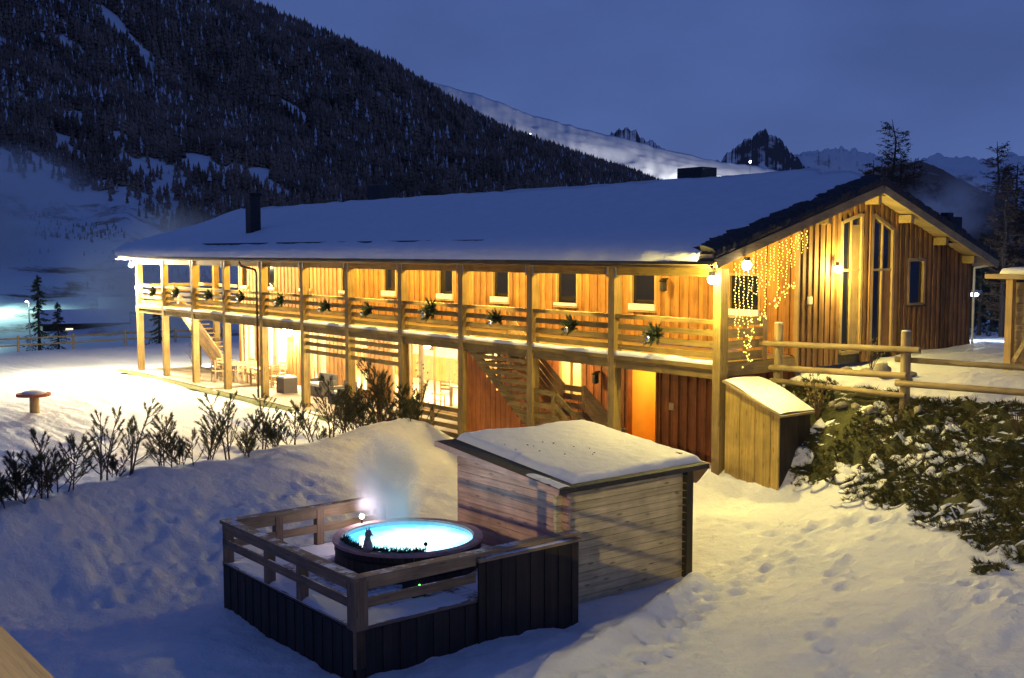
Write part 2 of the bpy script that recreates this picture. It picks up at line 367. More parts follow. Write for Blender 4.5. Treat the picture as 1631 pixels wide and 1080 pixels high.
def trail(pts, step=.33, side=.1, r=.11, d=.07, jit=.04):
    for (a, b) in zip(pts[:-1], pts[1:]):
        L_ = math.hypot(b[0]-a[0], b[1]-a[1]); n = max(1, int(L_/step)); ux, uy = (b[0]-a[0])/L_, (b[1]-a[1])/L_
        for i in range(n):
            s = side*(1 if i % 2 else -1)
            FEET.append((a[0]+ux*i*step-uy*s+random.uniform(-jit, jit), a[1]+uy*i*step+ux*s+random.uniform(-jit, jit), 1.35*r*random.uniform(.8, 1.2), d*random.uniform(.9, 1.7)))
trail([(3.6,-3.2),(4.3,-5.2),(5.2,-6.6),(6.0,-8.2),(6.8,-9.6)], .3, .09, .085, .06)
trail([(3.4,-1.2),(3.8,-3.0),(4.2,-4.4)], .36, .16, .09, .06)
trail([(1.2,-1.5),(3.2,-1.7),(4.6,-.9),(5.5,-1.3)], .42, .12, .12, .09)
trail([(5.0,-4.6),(7.2,-6.0),(9.6,-6.0)], .55, .05, .04, .04)
trail([(4.6,-6.3),(5.6,-7.0),(7.2,-8.0),(8.3,-9.4)], .5, .04, .04, .05)
trail([(8.4,-3.7),(8.9,-4.2),(10.2,-4.3)], .28, .08, .09, .08)
trail([(-3.4,-9.6),(-4.3,-8.8),(-5.2,-7.0)], .5, .15, .10, .09)
trail([(-2.6,-11.3),(-4.0,-10.2),(-4.9,-9.8)], .45, .15, .10, .08)
trail([(6.9,-10.6),(5.9,-9.2),(5.2,-7.4),(4.6,-5.4),(4.5,-3.0),(3.6,-1.2)], .38, .13, .10, .07)
trail([(9.5,-7.6),(7.6,-6.4),(6.4,-4.2),(5.2,-2.4)], .42, .12, .10, .06)
for _ in range(60): FEET.append((random.uniform(3.2, 5.6), random.uniform(-4.2, -.9), random.uniform(.05, .11), random.uniform(.03, .07)))
for _ in range(46): FEET.append((random.uniform(-5.2, -2.2), random.uniform(-13.5, -8.2), random.uniform(.07, .17), random.uniform(.05, .13)))
for _ in range(80): FEET.append((random.uniform(-19, -9), random.uniform(-9, -1.2), random.uniform(.12, .25), random.uniform(.05, .1)))
def ground_h(x, y, detail=True):
    x = np.asarray(x, float); y = np.asarray(y, float); z = base_h(x, y)
    r = np.hypot(x, y)
    if detail:
        near = 1-sstep(40, 90, r)
        z = z + near*((fbm(x*.45, y*.45, 3, 3)-.5)*.30 + (fbm(x*1.5, y*1.5, 4, 9)-.5)*.17 + (fbm(x*5, y*5, 3, 19)-.5)*.05)
        v = veg_mask(x, y)
        z = z + v*((fbm(x*2.6, y*2.6, 3, 41)-.45)*.42 + (fbm(x*7, y*7, 2, 51)-.5)*.12)
        # ploughed lumps at the foot of the mound
        lump = np.exp(-(((x+3.6)/1.3)**2)) * sstep(-16, -13, y) * (1-sstep(-8.5, -6, y))
        z = z + lump*((fbm(x*2.2, y*2.2, 4, 77)-.5)*.38 + (fbm(x*7, y*7, 2, 78)-.5)*.12)
        tr = np.exp(-(((x+1.6+(y+12)*.25)/.7)**2)) * (1-sstep(-11.5, -10.5, y)) 
        z = z + tr*((fbm(x*3, y*3, 3, 88)-.5)*.10 - .05)
        # wind ripples and trodden crust on the open field
        fld = sstep(8, 12, -x) * near
        z = z + fld*((fbm(x*1.1, y*3.0, 3, 61)-.5)*.16)
        # bank of shovelled snow beside the hut
        z = z + .30*np.exp(-(((x-3.55-(y+4.2)*-.32)/.28)**2)) * sstep(-9.5, -7.5, y)*(1-sstep(-4.6, -3.9, y))*(.7+.6*fbm(x*2, y*2, 2, 5))
        for fx, fy, fr, fd in FEET:
            k = (np.abs(x-fx) < 3*fr) & (np.abs(y-fy) < 3*fr)
            if k.any():
                q = ((x[k]-fx)**2+(y[k]-fy)**2)/fr**2
                z[k] = z[k] - fd*np.exp(-q*1.3) + fd*.35*np.exp(-(np.sqrt(q)-1.5)**2*4)
    # the lodge is dug into the slope: flat ground inside its footprint
    inb = (x < -.12) & (x > -36.8) & (y > -.35) & (y < 11.0)
    z = np.where(inb, -.08, z)
    und = (x > -1.0) & (x < 3.2) & (y > -11.1) & (y < -4.0); z = np.where(und, np.minimum(z, -.38), z)
    return z
def gz(x, y): return float(ground_h(np.array([x]), np.array([y]))[0])
def axis(dense, fine, grow, far):
    a, b = dense; c = list(np.arange(a, b, fine)); s = fine; v = c[-1]; up = []
    while v < far: s = min(s*grow, 400); v += s; up.append(v)
    s = fine; v = c[0]; dn = []
    while v > -far: s = min(s*grow, 400); v -= s; dn.append(v)
    return np.array(dn[::-1]+c+up)
gx = axis((-13, 11), .075, 1.09, 9000); gy = axis((-15.5, 3.4), .075, 1.09, 9000)
GX, GY = np.meshgrid(gx, gy, indexing='xy'); GZ = ground_h(GX, GY)
nx, ny = len(gx), len(gy)
idx = np.arange(nx*ny).reshape(ny, nx)
Fq = np.stack([idx[:-1,:-1], idx[:-1,1:], idx[1:,1:], idx[1:,:-1]], -1).reshape(-1, 4)
gm, nt, b, g, r_ = snowmat("snow_ground", coarse=.75)
at = N(nt, "ShaderNodeAttribute"); at.attribute_name = "veg"
nv = N(nt, "ShaderNodeTexNoise", Scale=4.5, Detail=7.0, Roughness=.65); nt.links.new(g.outputs["Position"], nv.inputs["Vector"])
rv = ramp(nt, [(.3, (.020, .020, .010)), (.5, (.045, .048, .016)), (.7, (.075, .07, .022))]); nt.links.new(nv.outputs["Fac"], rv.inputs[0])
sx = N(nt, "ShaderNodeSeparateXYZ"); nt.links.new(g.outputs["True Normal"], sx.inputs[0])
mr = N(nt, "ShaderNodeMapRange"); mr.inputs[1].default_value = .70; mr.inputs[2].default_value = .95; mr.inputs[3].default_value = .15; mr.inputs[4].default_value = -.28; nt.links.new(sx.outputs[2], mr.inputs[0])
nq = N(nt, "ShaderNodeTexNoise", Scale=7.5, Detail=6.0); nt.links.new(g.outputs["Position"], nq.inputs["Vector"])
a1 = N(nt, "ShaderNodeMath"); a1.operation = 'ADD'; nt.links.new(at.outputs["Fac"], a1.inputs[0]); nt.links.new(mr.outputs[0], a1.inputs[1])
a2 = N(nt, "ShaderNodeMath"); a2.operation = 'ADD'; nt.links.new(a1.outputs[0], a2.inputs[0]); nt.links.new(nq.outputs["Fac"], a2.inputs[1])
m2 = N(nt, "ShaderNodeMapRange"); m2.inputs[1].default_value = 1.27; m2.inputs[2].default_value = 1.34; nt.links.new(a2.outputs[0], m2.inputs[0])
mx = N(nt, "ShaderNodeMix"); mx.data_type = 'RGBA'; nt.links.new(m2.outputs[0], mx.inputs[0]); nt.links.new(r_.outputs[0], mx.inputs[6]); nt.links.new(rv.outputs[0], mx.inputs[7])
nt.links.new(mx.outputs[2], b.inputs["Base Color"])
gmesh = npmesh("ground", np.stack([GX.ravel(), GY.ravel(), GZ.ravel()], -1), Fq, gm, True)
att = gmesh.attributes.new("veg", 'FLOAT', 'POINT'); att.data.foreach_set("value", veg_mask(GX.ravel(), GY.ravel()).astype(np.float32))
struct(put("ground", gmesh), "snow covered ground with trodden tracks, a mound and a planted bank")

# ================================================================== MOUNTAINS
def pol(az, d, z):
    a = np.radians(az); return np.stack([CAM[0]+d*np.cos(a), CAM[1]+d*np.sin(a), z+0*d], -1)
def elz(el, d): return CAM[2] + d*np.tan(np.radians(el))
def mountmat(name, kind):
    m, nt, b = newmat(name); g = N(nt, "ShaderNodeNewGeometry"); lk = nt.links.new
    b.inputs["Roughness"].default_value = .9; b.inputs["Specular IOR Level"].default_value = .1
    if kind == 'forest':
        at = N(nt, "ShaderNodeAttribute"); at.attribute_name = "snow"
        n = N(nt, "ShaderNodeTexNoise", Scale=.12, Detail=8.0, Roughness=.75); lk(g.outputs["Position"], n.inputs["Vector"])
        a = N(nt, "ShaderNodeMath"); a.operation = 'ADD'; lk(at.outputs["Fac"], a.inputs[0]); lk(n.outputs["Fac"], a.inputs[1])
        mr = N(nt, "ShaderNodeMapRange"); mr.inputs[1].default_value = .97; mr.inputs[2].default_value = 1.1; lk(a.outputs[0], mr.inputs[0])
        mx = N(nt, "ShaderNodeMix"); mx.data_type = 'RGBA'; lk(mr.outputs[0], mx.inputs[0]); mx.inputs[6].default_value = (.24, .17, .13, 1); mx.inputs[7].default_value = (.72, .76, .82, 1)
        lk(mx.outputs[2], b.inputs["Base Color"])
    else:
        sc, lo, hi, rk = kind
        n = N(nt, "ShaderNodeTexNoise", Scale=sc, Detail=9.0, Roughness=.68); lk(g.outputs["Position"], n.inputs["Vector"])
        sx = N(nt, "ShaderNodeSeparateXYZ"); lk(g.outputs["Normal"], sx.inputs[0])
        a = N(nt, "ShaderNodeMath"); a.operation = 'MULTIPLY_ADD'; lk(sx.outputs[2], a.inputs[0]); a.inputs[1].default_value = .6; lk(n.outputs["Fac"], a.inputs[2])
        mr = N(nt, "ShaderNodeMapRange"); mr.inputs[1].default_value = lo; mr.inputs[2].default_value = hi; lk(a.outputs[0], mr.inputs[0])
        mx = N(nt, "ShaderNodeMix"); mx.data_type = 'RGBA'; lk(mr.outputs[0], mx.inputs[0]); mx.inputs[6].default_value = (*rk, 1); mx.inputs[7].default_value = (.78, .80, .85, 1)
        lk(mx.outputs[2], b.inputs["Base Color"])
    return m
FOREST = [(171.74,16.5),(167.95,15.32),(165.42,14.58),(162.24,13.7),(158.61,13.02),(154.82,12.16),(152.73,11.38),(149.36,10.19),(146.87,9.03),(144.98,7.96),(143.08,6.89),(140.85,5.96),(138.62,5.17),(135.44,4.21),(134.17,3.67),(132.28,3.09),(129.18,2.22),(126.14,1.58)]
FOOT = [(172.33,2.2),(165.83,2.0),(162.31,1.5),(160.32,1.95),(158.6,1.1),(152.9,.6),(126.12,.5)]
FD = [(126,1900),(135,1450),(145,980),(153,720),(165,560),(172,520)]
ip = lambda T, a: np.interp(a, [t[0] for t in sorted(T)], [t[1] for t in sorted(T)])
def forest_surf(az, t):
    """t 0..1 valley floor to foot of the wood, 1..2 foot to ridge, 2..2.4 behind"""
    az = np.asarray(az, float); t = np.asarray(t, float)
    dr = ip(FD, az); zr = elz(ip(FOREST, az)-.25, dr); df = np.minimum(300+0*az, dr*.55); zf = elz(ip(FOOT, az), df)
    t1 = np.clip(t, 0, 1); t2 = np.clip(t-1, 0, 1); t3 = np.clip((t-2)/.4, 0, 1)
    d = 112+(df-112)*t1 + (dr-df)*t2 + 260*t3
    z = -4.2 + (zf+4.2)*(t1**1.5) + (zr-zf)*(t2**1.12) - 160*t3
    x = CAM[0]+d*np.cos(np.radians(az)); y = CAM[1]+d*np.sin(np.radians(az))
    w = np.sin(np.pi*np.clip(t2, 0, 1)); w1 = np.sin(np.pi*t1)
    z = z + w*(fbm(x/140, y/140, 5, 12)-.5)*dr*.11*sstep(134, 143, az) + w1*(fbm(x/35, y/35, 4, 19)-.5)*7
    return x, y, z
A_, T_ = np.meshgrid(np.linspace(173, 125, 320), np.r_[np.linspace(0, 1, 50), np.linspace(1.02, 2, 80), 2.15, 2.4], indexing='xy')
mxx, myy, mzz = forest_surf(A_, T_)
def forest_density(x, y, t, az):
    """1 = closed wood, 0 = open snow"""
    gap = fbm(x/60, y/60, 4, 23); fine = fbm(x/17, y/17, 3, 29)
    big = fbm(x/90, y/90, 2, 83)
    thr = .25+.03*sstep(152, 162, az)*sstep(1.2, 1.5, t)
    dn = sstep(thr, thr+.05, fine)
    # a narrow avalanche lane running down the shoulder
    ln_ = np.abs((az-(149.5-4.2*np.clip((1.93-t)/.25, 0, 1)))) ; lane = np.exp(-(ln_/.16)**2)*sstep(1.66, 1.72, t)*(1-sstep(1.92, 1.96, t)); dn = dn*(1-.9*lane)
    g2 = np.exp(-((t-1.12)/.14)**2)*np.exp(-((az-159)/3.2)**2); dn = dn*(1-.9*g2*sstep(.44, .52, fine))
    return dn*sstep(.95, 1.1, t+(gap-.5)*.5)
den = forest_density(mxx, myy, T_, A_)
idx = np.arange(A_.size).reshape(A_.shape); Fm = np.stack([idx[:-1,:-1], idx[:-1,1:], idx[1:,1:], idx[1:,:-1]], -1).reshape(-1, 4)
me = npmesh("mountain", np.stack([mxx.ravel(), myy.ravel(), mzz.ravel()], -1), Fm, mountmat("forest_floor", 'forest'), True)
att = me.attributes.new("snow", 'FLOAT', 'POINT'); att.data.foreach_set("value", np.where(T_ < 1.04, .40+.44*fbm(mxx/22, myy/22, 4, 93), .98-.66*den).ravel().astype(np.float32))
struct(put("mountain", me), "steep dark wooded mountainside with snow showing in the gaps")
# the wood itself
def conifers(n, az, t, hmin, hmax, seed):
    rg = np.random.default_rng(seed); x, y, z = forest_surf(az, t)
    h = rg.uniform(hmin, hmax, n)*np.clip(np.hypot(x-CAM[0], y-CAM[1])/800, .42, 1.0)*rg.choice([.6, .8, 1.0, 1.0, 1.15], n); k = 5; ly = 3; V = []; F = []
    th = rg.uniform(0, 6.28, n)
    allV = np.zeros((n, ly*(k+1), 3)); 
    for l in range(ly):
        zb = h*(.12+.27*l); zt = h*(.52+.24*l); rr = h*(.20-.05*l)
        for i in range(k):
            rj = rr*rg.uniform(.65, 1.25, n); a = th+2*math.pi*i/k+l*.6
            allV[:, l*(k+1)+i] = np.stack([x+rj*np.cos(a), y+rj*np.sin(a), z+zb-rg.uniform(0, .08, n)*h], -1)
        allV[:, l*(k+1)+k] = np.stack([x, y, z+zt], -1)
    f = []
    for l in range(ly):
        for i in range(k): f.append((l*(k+1)+i, l*(k+1)+(i+1) % k, l*(k+1)+k))
    f = np.array(f); F = (f[None]+(np.arange(n)*(ly*(k+1)))[:, None, None]).reshape(-1, 3)
    return allV.reshape(-1, 3), F
rg = np.random.default_rng(3); nT = 170000
az_t = rg.uniform(126, 173, nT); u = rg.uniform(0, 1, nT)
t_t = 1.0 + u*1.03 - .05
xx, yy, zz = forest_surf(az_t, t_t); dd = np.hypot(xx-CAM[0], yy-CAM[1])
keep = (rg.uniform(0, 1, nT) < forest_density(xx, yy, t_t, az_t)*np.clip(dd/900, .45, 1.0))
keep &= ~((az_t < 133.6) & (t_t > 1.2))
az_t = az_t[keep]; t_t = t_t[keep]
V, F = conifers(len(az_t), az_t, t_t, 5.0, 11.5, 5)
conifer_m = plain("mountain_conifers", (.22, .15, .11), .95, 0, .6, .08, 0)
fme = npmesh("mountain_forest", V, F, conifer_m); fme.materials.append(plain("snow_laden_conifers", (.62, .66, .74), .9, 0, .15, .1, 0))
xx, yy, zz = forest_surf(az_t, t_t); sn_ = fbm(xx/30, yy/30, 3, 71); rs_ = np.random.default_rng(8).uniform(0, 1, len(az_t))
pick = rs_ < (.05+.30*sstep(.56, .66, sn_)*(.25+.75*sstep(151, 160, az_t)))
tier = np.arange(15)//5; mi = (pick[:, None] & (np.random.default_rng(9).uniform(0, 1, (len(az_t), 15)) < .6)).astype(np.int32).ravel(); fme.polygons.foreach_set("material_index", mi)
o = put("mountain_forest", fme); tag(o, "dark conifer wood covering the steep mountainside behind the lodge", "forest", None, "stuff")
# scrub and boulders on the open snow slope below the wood
rg = np.random.default_rng(4); n = 1600; az_t = rg.uniform(156, 172, n); t_t = rg.uniform(.35, 1.05, n)
xx, yy, zz = forest_surf(az_t, t_t); k = fbm(xx/20, yy/20, 3, 66) > .50; az_t = az_t[k]; t_t = t_t[k]
V, F = conifers(len(az_t), az_t, t_t, .8, 3.4, 6)
o = put("slope_scrub", npmesh("slope_scrub", V, F, conifer_m)); tag(o, "dark scrub dotted over the open snow slope below the wood", "scrub", None, "stuff")

def ridge(name, label, T, d0, d1, mat, rough, seed, zlow=-20, rows=60, cols=260, jag=0.0, jf=3.1):
    T = sorted(T); az = np.linspace(T[0][0], T[-1][0], cols); t = np.r_[np.linspace(0, 1, rows), 1.15, 1.5]
    A, TT = np.meshgrid(az, t, indexing='xy'); dr = d1; el = np.interp(A, [p[0] for p in T], [p[1] for p in T])
    el = el + jag*(fbm(A*jf+seed, A*0+seed, 5, seed)-.5)*np.clip(TT, 0, 1)**7
    zr = elz(el, dr); tt = np.clip(TT, 0, 1); d = d0+(d1-d0)*tt+ (d1-d0)*.6*np.clip(TT-1, 0, 1)
    z = zlow+(zr-zlow)*(tt**1.2) - (zr-zlow)*1.2*np.clip(TT-1, 0, 1)
    x = CAM[0]+d*np.cos(np.radians(A)); y = CAM[1]+d*np.sin(np.radians(A))
    s = d1/9.0; rid = 1-np.abs(fbm(x/s, y/s, 6, seed)-.5)*2
    z = z + np.clip(np.sin(np.pi*tt*.96), 0, 1)*((rid-.75)*rough*d1 + (fbm(x/s*4, y/s*4, 4, seed+2)-.5)*rough*d1*.4)
    ii = np.arange(A.size).reshape(A.shape); F = np.stack([ii[:-1,:-1], ii[:-1,1:], ii[1:,1:], ii[1:,:-1]], -1).reshape(-1, 4)
    return struct(put(name, npmesh(name, np.stack([x.ravel(), y.ravel(), z.ravel()], -1), F, mat, True)), label)
m_snowr = mountmat("alpine_snow", (.006, .72, .86, (.06, .06, .065)))
m_peak = mountmat("dark_rock_peak", (.004, .93, 1.03, (.09, .09, .10)))
m_mid = mountmat("streaked_snow_rock", (.003, .76, .94, (.05, .055, .07)))
m_hill = mountmat("wooded_hill", (.012, 1.14, 1.28, (.20, .14, .11)))
SN = [(149.37,9.05),(146.87,8.79),(144.6,8.27),(143.08,7.91),(141.81,7.45),(140.22,6.83),(138.47,6.42),(136.72,5.94),(134.19,5.23),(131.37,4.57),(129.21,4.2),(127.38,3.83),(125.58,3.41)]
ridge("snow_ridge", "smooth snowy alpine ridge behind the wooded mountain", SN, 1700, 3000, m_snowr, .030, 8, jag=.12)
P1 = [(137.6,4.5),(136.72,5.5),(136.3,5.9),(135.93,6.05),(135.46,6.16),(135.08,6.08),(134.8,5.75),(134.51,5.7),(133.56,5.15),(132.8,4.6)]
ridge("rock_peak", "small dark rock peak poking above the snowy ridge", P1, 3600, 4600, m_peak, .05, 14, jag=.45, jf=7)
P2 = [(131.6,4.0),(130.75,4.7),(130.3,5.08),(129.69,5.47),(129.08,5.79),(128.69,5.94),(128.17,5.74),(127.71,5.34),(127.34,4.84),(126.8,4.4),(126.2,4.0)]
ridge("rock_peak", "large dark rock peak left of the larch tops", P2, 4200, 5200, m_peak, .06, 15, jag=.45, jf=6)
MR = [(129.4,3.6),(128.45,4.31),(127.4,4.72),(126.21,4.94),(125.03,4.97),(124.29,4.89),(123.27,4.57),(121.83,4.17),(120.41,3.9),(118.5,3.6)]
ridge("snow_mountain", "snowy mountainside streaked with rock right of the dark peak", MR, 4400, 6000, m_mid, .07, 22, jag=.4, jf=6)
FR = [(124,3.6),(122.11,4.18),(120.99,4.62),(120.15,4.42),(119.18,4.27),(118.23,4.36),(117.43,4.51),(116.37,4.35),(113.81,4.54),(111.35,4.16),(104,4.3),(96,4.0)]
ridge("far_range", "far jagged snowy range at the right edge", FR, 6500, 8000, m_mid, .05, 33, jag=.5)
HR = [(127.5,2.2),(125.28,3.1),(123.83,3.85),(122.69,4.2),(121.41,4.38),(120.42,3.96),(119.29,3.28),(118.32,2.73),(116.79,1.92),(114.96,1.3),(108,1.2),(98,1.0)]
ridge("wooded_hill", "dark wooded hill with a snowy crest falling to the right", HR, 500, 1500, m_hill, .022, 44, zlow=-6, jag=.15)

# ================================================================== LODGE
lodge = thing("lodge", "long two-storey timber lodge with lit gallery and snow covered gable roof", "building", (-18, 5.5, 0))
PX = [.03, -3.39, -6.58, -9.76, -13.01, -16.32, -19.5, -22.79, -26.16, -29.39, -32.72, -35.87]
ZF = 3.12                         # gallery floor
WY = 3.1                          # wall line behind the gallery
XE = -31.2                        # far end of the enclosed rooms
def zu_l(y): return 5.33 + (y+.5)*.291     # underside of the roof, gallery side
def zu_r(y): return 7.165 - (y-5.8)*.335   # underside, far side
def zu(y): return zu_l(y) if y < 5.8 else zu_r(y)
for i, x in enumerate(PX):
    p = box("post", x, x+.22, 0, .26, -.05, 5.28, post_z, lodge)
    if i > 0:
        for dx in (-.055, .22+.005): box("bracket", x+dx, x+dx+.05, -.012, .03, 5.03, 5.44, metal, p)
    if i in (0,): 
        p["label"] = "thick corner post under the flood lamps"
# eave beam, fascia, gutter
for a, b2 in zip(PX[1:], PX[:-1]): box("eave_beam", a+.222, b2-.002, .02, .22, 5.09, 5.43, rail_x, lodge)
box("eave_beam", PX[-1]-.35, PX[-1]-.002, .02, .22, 5.09, 5.43, rail_x, lodge)
box("fascia", -36.6, .48, -.56, -.52, 5.37, 5.60, pale_x, lodge)
g_ = MB(); seg = 10; xs = (-36.65, .52); V = []
for xq in xs:
    for k in range(seg+1):
        a = math.pi+math.pi*k/seg; V.append((xq, -.63+.065*math.cos(a), 5.36+.065*math.sin(a)))
g_.add(V, [(k, k+1, seg+2+k, seg+1+k) for k in range(seg)]); g_.obj("gutter", pipe_m, lodge, True)
# downpipe with swan neck
dp = MB(); xd = PX[7]-.06
dp.tube([(xd-.35, -.62, 5.30), (xd-.33, -.55, 5.12), (xd-.05, -.12, 4.98), (xd, -.07, 4.85)], .045, 8); dp.tube([(xd, -.07, 4.86), (xd, -.07, .02)], .045, 8); dp.obj("downpipe", pipe_m, lodge, True)
# roof deck (two slabs), soffit shows below
def slab(name, pts_low, thick, mat, parent, x0, x1):
    (ya, za), (yb, zb) = pts_low
    V = [(x, y, z+t) for x in (x0, x1) for (y, z) in ((ya, za), (yb, zb)) for t in (0, thick)]
    F = [(0,2,3,1),(4,5,7,6),(0,1,5,4),(2,6,7,3),(0,4,6,2),(1,3,7,5)]
    return mesh(name, V, F, mat, parent)
roof = slab("roof", ((-.52, zu_l(-.52)), (5.8, zu_l(5.8))), .16, pale_x, lodge, -36.6, .5)
slab("roof_slope", ((5.8, zu_r(5.8)), (11.55, zu_r(11.55))), .16, pale_x, roof, -36.6, .5)
# barge boards along both verges
for nm, (ya, za), (yb, zb) in (("barge_board", (-.5, zu_l(-.5)+.07), (5.79, zu_l(5.79)+.07)), ("barge_board", (5.81, zu_r(5.81)+.07), (11.6, zu_r(11.6)+.07))):
    beam(nm, (.525, ya, za), (.525, yb, zb), .045, .2, pale_y, roof, up=(0, 0, 1))
# rough dark roof covering showing at the verge: one strip of overlapping shingles per step
def verge(y0, y1, f, seed):
    n = 220; prof = [(-.22,.16),(.52,.16),(.545,.24),(.53,.36),(.42,.43),(.15,.46),(-.22,.42)]; m = len(prof)
    Y = np.linspace(y0, y1, n); V = []
    for k, y in enumerate(Y):
        for j, (x, z) in enumerate(prof):
            u = np.array([y*2.6]); w = float(fbm(u, np.array([j*.8]), 4, seed))-.5; w2 = float(fbm(u*4, np.array([j*1.7]), 2, seed+5))-.5
            V.append((x+(.05*w+.05*w2 if j in (2,3,4) else 0), y, f(y)+z+((.13*w+.10*w2) if j > 1 else .002)))
    F = [(k*m+j, k*m+(j+1) % m, (k+1)*m+(j+1) % m, (k+1)*m+j) for k in range(n-1) for j in range(m)]
    F += [tuple(range(m))[::-1], tuple((n-1)*m+j for j in range(m))]
    mesh("roof_edge", V, F, dark_w, roof)
verge(-.52, 5.81, zu_l, 3); verge(5.79, 11.6, zu_r, 9)
# snow blanket: a closed irregular sheet following both slopes
def roof_snow(f, ya, yb, nyy, x0=-36.7, x1=.12, name="snow_layer", seed=2, edge=True):
    xs = np.linspace(x0, x1, 180); ys = np.linspace(ya, yb, nyy); X, Y = np.meshgrid(xs, ys, indexing='xy')
    th = .34+.10*(fbm(X*.12, Y*.5, 3, seed)) + .03*fbm(X*1.6, Y*1.6, 2, seed+3) + .10*np.exp(-((Y-5.8)/1.2)**2)*(X < -1.5)
    if edge:
        th = th*(.62+.38*sstep(0, .3, np.abs(Y-ya)))*(.85+.3*fbm(X*.9, Y*.9, 3, seed+9))      # thinner where it has slid to the eave
    th = th*np.where(X > x1-.5, .55+.45*(x1-X)/.5, 1)
    Zb = np.vectorize(f)(Y)+.165
    ed = (fbm(X*1.1, Y*0, 4, seed+7)-.5)*.16
    Yt = Y+np.where(np.abs(Y-ya) < 1e-6, ed, 0)
    top = np.stack([X, Yt, Zb+th], -1).reshape(-1, 3); bot = np.stack([X, Yt, Zb+.002], -1).reshape(-1, 3)
    n1, n2 = X.shape; ii = np.arange(n1*n2).reshape(n1, n2); F = list(map(tuple, np.stack([ii[:-1,:-1], ii[:-1,1:], ii[1:,1:], ii[1:,:-1]], -1).reshape(-1, 4)))
    o = n1*n2; ring = list(ii[0, :])+list(ii[1:, -1])+list(ii[-1, -2::-1])+list(ii[-2:0:-1, 0])
    for a, c in zip(ring, ring[1:]+ring[:1]): F.append((a, a+o, c+o, c))
    return mesh(name, np.r_[top, bot], F, snow_roof, roof, True)
roof_snow(zu_l, -.68, 5.81, 36); roof_snow(zu_r, 11.6, 5.79, 16, seed=6)
# drip edge under the snow and snow guard pipe with feet
box("drip_edge", -36.62, .50, -.60, -.50, zu_l(-.55)+.13, zu_l(-.55)+.20, dark_w, roof)
sg = MB(); yg = -.22
for xa, xb in ((-27.5, -21.5), (-20.8, -14.2), (-13.6, -8.2)):
    sg.tube([(xa, yg, zu_l(yg)+.56), (xb, yg, zu_l(yg)+.555)], .035, 6)
    for q in np.arange(xa+.3, xb, .62): sg.box(q, q+.05, yg-.02, yg+.02, zu_l(yg)+.2, zu_l(yg)+.57)
sg.obj("snow_guard", black_m, roof)
# chimneys
def chimney(x, y, w, d, z0, z1, cap=True):
    c = box("chimney", x-w/2, x+w/2, y-d/2, y+d/2, z0, z1, dark_w, roof)
chimney(-26.3, 1.5, .46, .46, 5.8, 7.95); box("chimney_cap", -26.58, -26.02, 1.22, 1.78, 7.96, 8.08, black_m, roof)
chimney(-25.3, 7.1, 1.1, .7, 6.6, 8.55); chimney(-6.9, 7.1, 1.0, .7, 6.4, 8.25)
chimney(.02, 9.7, .55, .6, 5.9, 6.62); box("chimney_cap", -.10, .12, 9.55, 9.85, 6.62, 6.74, black_m, roof)
# gallery floor, edge beam, ledge snow
box("gallery_floor", -36.0, -.02, .14, WY-.03, ZF-.16, ZF, rail_x, lodge)
fl = box("edge_beam", -36.1, .02, .05, .13, ZF-.34, ZF-.02, rail_x, lodge); fl["label"] = "long edge beam carrying the gallery floor"
for i, (a, b2) in enumerate(zip(PX[1:], PX[:-1])):
    n = 26; V = []; F = []; x0, x1 = a+.225, b2-.005
    for k in range(n+1):
        x = x0+(x1-x0)*k/n; t = .05+.07*float(fbm(np.array([x*1.7]), np.array([i*3.1]), 3, 15)[0])
        V += [(x, .005, ZF-.02), (x, .0, ZF+t*.7-.01), (x, .05, ZF+t), (x, .12, ZF+t*.8), (x, .128, ZF-.015)]
    for k in range(n):
        for q in range(4): F.append((k*5+q, (k+1)*5+q, (k+1)*5+q+1, k*5+q+1))
    F.append((0,1,2,3,4)); F.append(tuple(n*5+q for q in (4,3,2,1,0)))
    mesh("ledge_snow", V, F, snow, lodge, True)
    box("ledge", x0, x1, -.002, .048, ZF-.12, ZF-.022, rail_x, lodge)
# gallery railing: four boards per bay, top one a handrail
for i, (a, b2) in enumerate(zip(PX[1:], PX[:-1])):
    x0, x1 = a+.225, b2-.005
    for (z0, z1, yy0, yy1) in ((.90, 1.0, .03, .20), (.62, .76, .14, .17), (.36, .50, .14, .17), (.12, .25, .14, .17)):
        box("rail_board", x0, x1, yy0, yy1, ZF+z0, ZF+z1, rail_x, lodge)
# end railing of the gallery (gable side) with closely set boards
box("end_rail_post", -.16, -.02, 1.86, 2.0, ZF-.25, ZF+1.05, pale_z, lodge)
for k in range(4): box("end_rail_board", -.10, -.06, .27, 1.85, ZF+.03+k*.265, ZF+.03+k*.265+.2, pale_y, lodge)
box("end_edge_beam", -.14, .0, .265, WY-.01, ZF-.32, ZF-.03, pale_y, lodge)
# far-end railing and posts of the open loggia
for k in range(4): box("end_rail_board", -35.9, -35.86, .27, 3.0, ZF+.1+k*.26, ZF+.24+k*.26, rail_y, lodge)
for x in (-35.87, -33.6): box("post", x, x+.22, WY-.26, WY, -.05, 6.3, post_z, lodge)
for k in range(4): box("rail_board", -35.6, XE, WY-.1, WY-.06, ZF+.12+k*.26, ZF+.26+k*.26, rail_x, lodge)
# sun-screen slats under the floor in two bays
for a, b2 in ((PX[6], PX[5]), (PX[5], PX[4])):
    for z in (2.62, 2.36, 2.08): box("screen_slat", a+.225, b2-.005, .09, .12, z-.07, z+.07, rail_x, lodge)
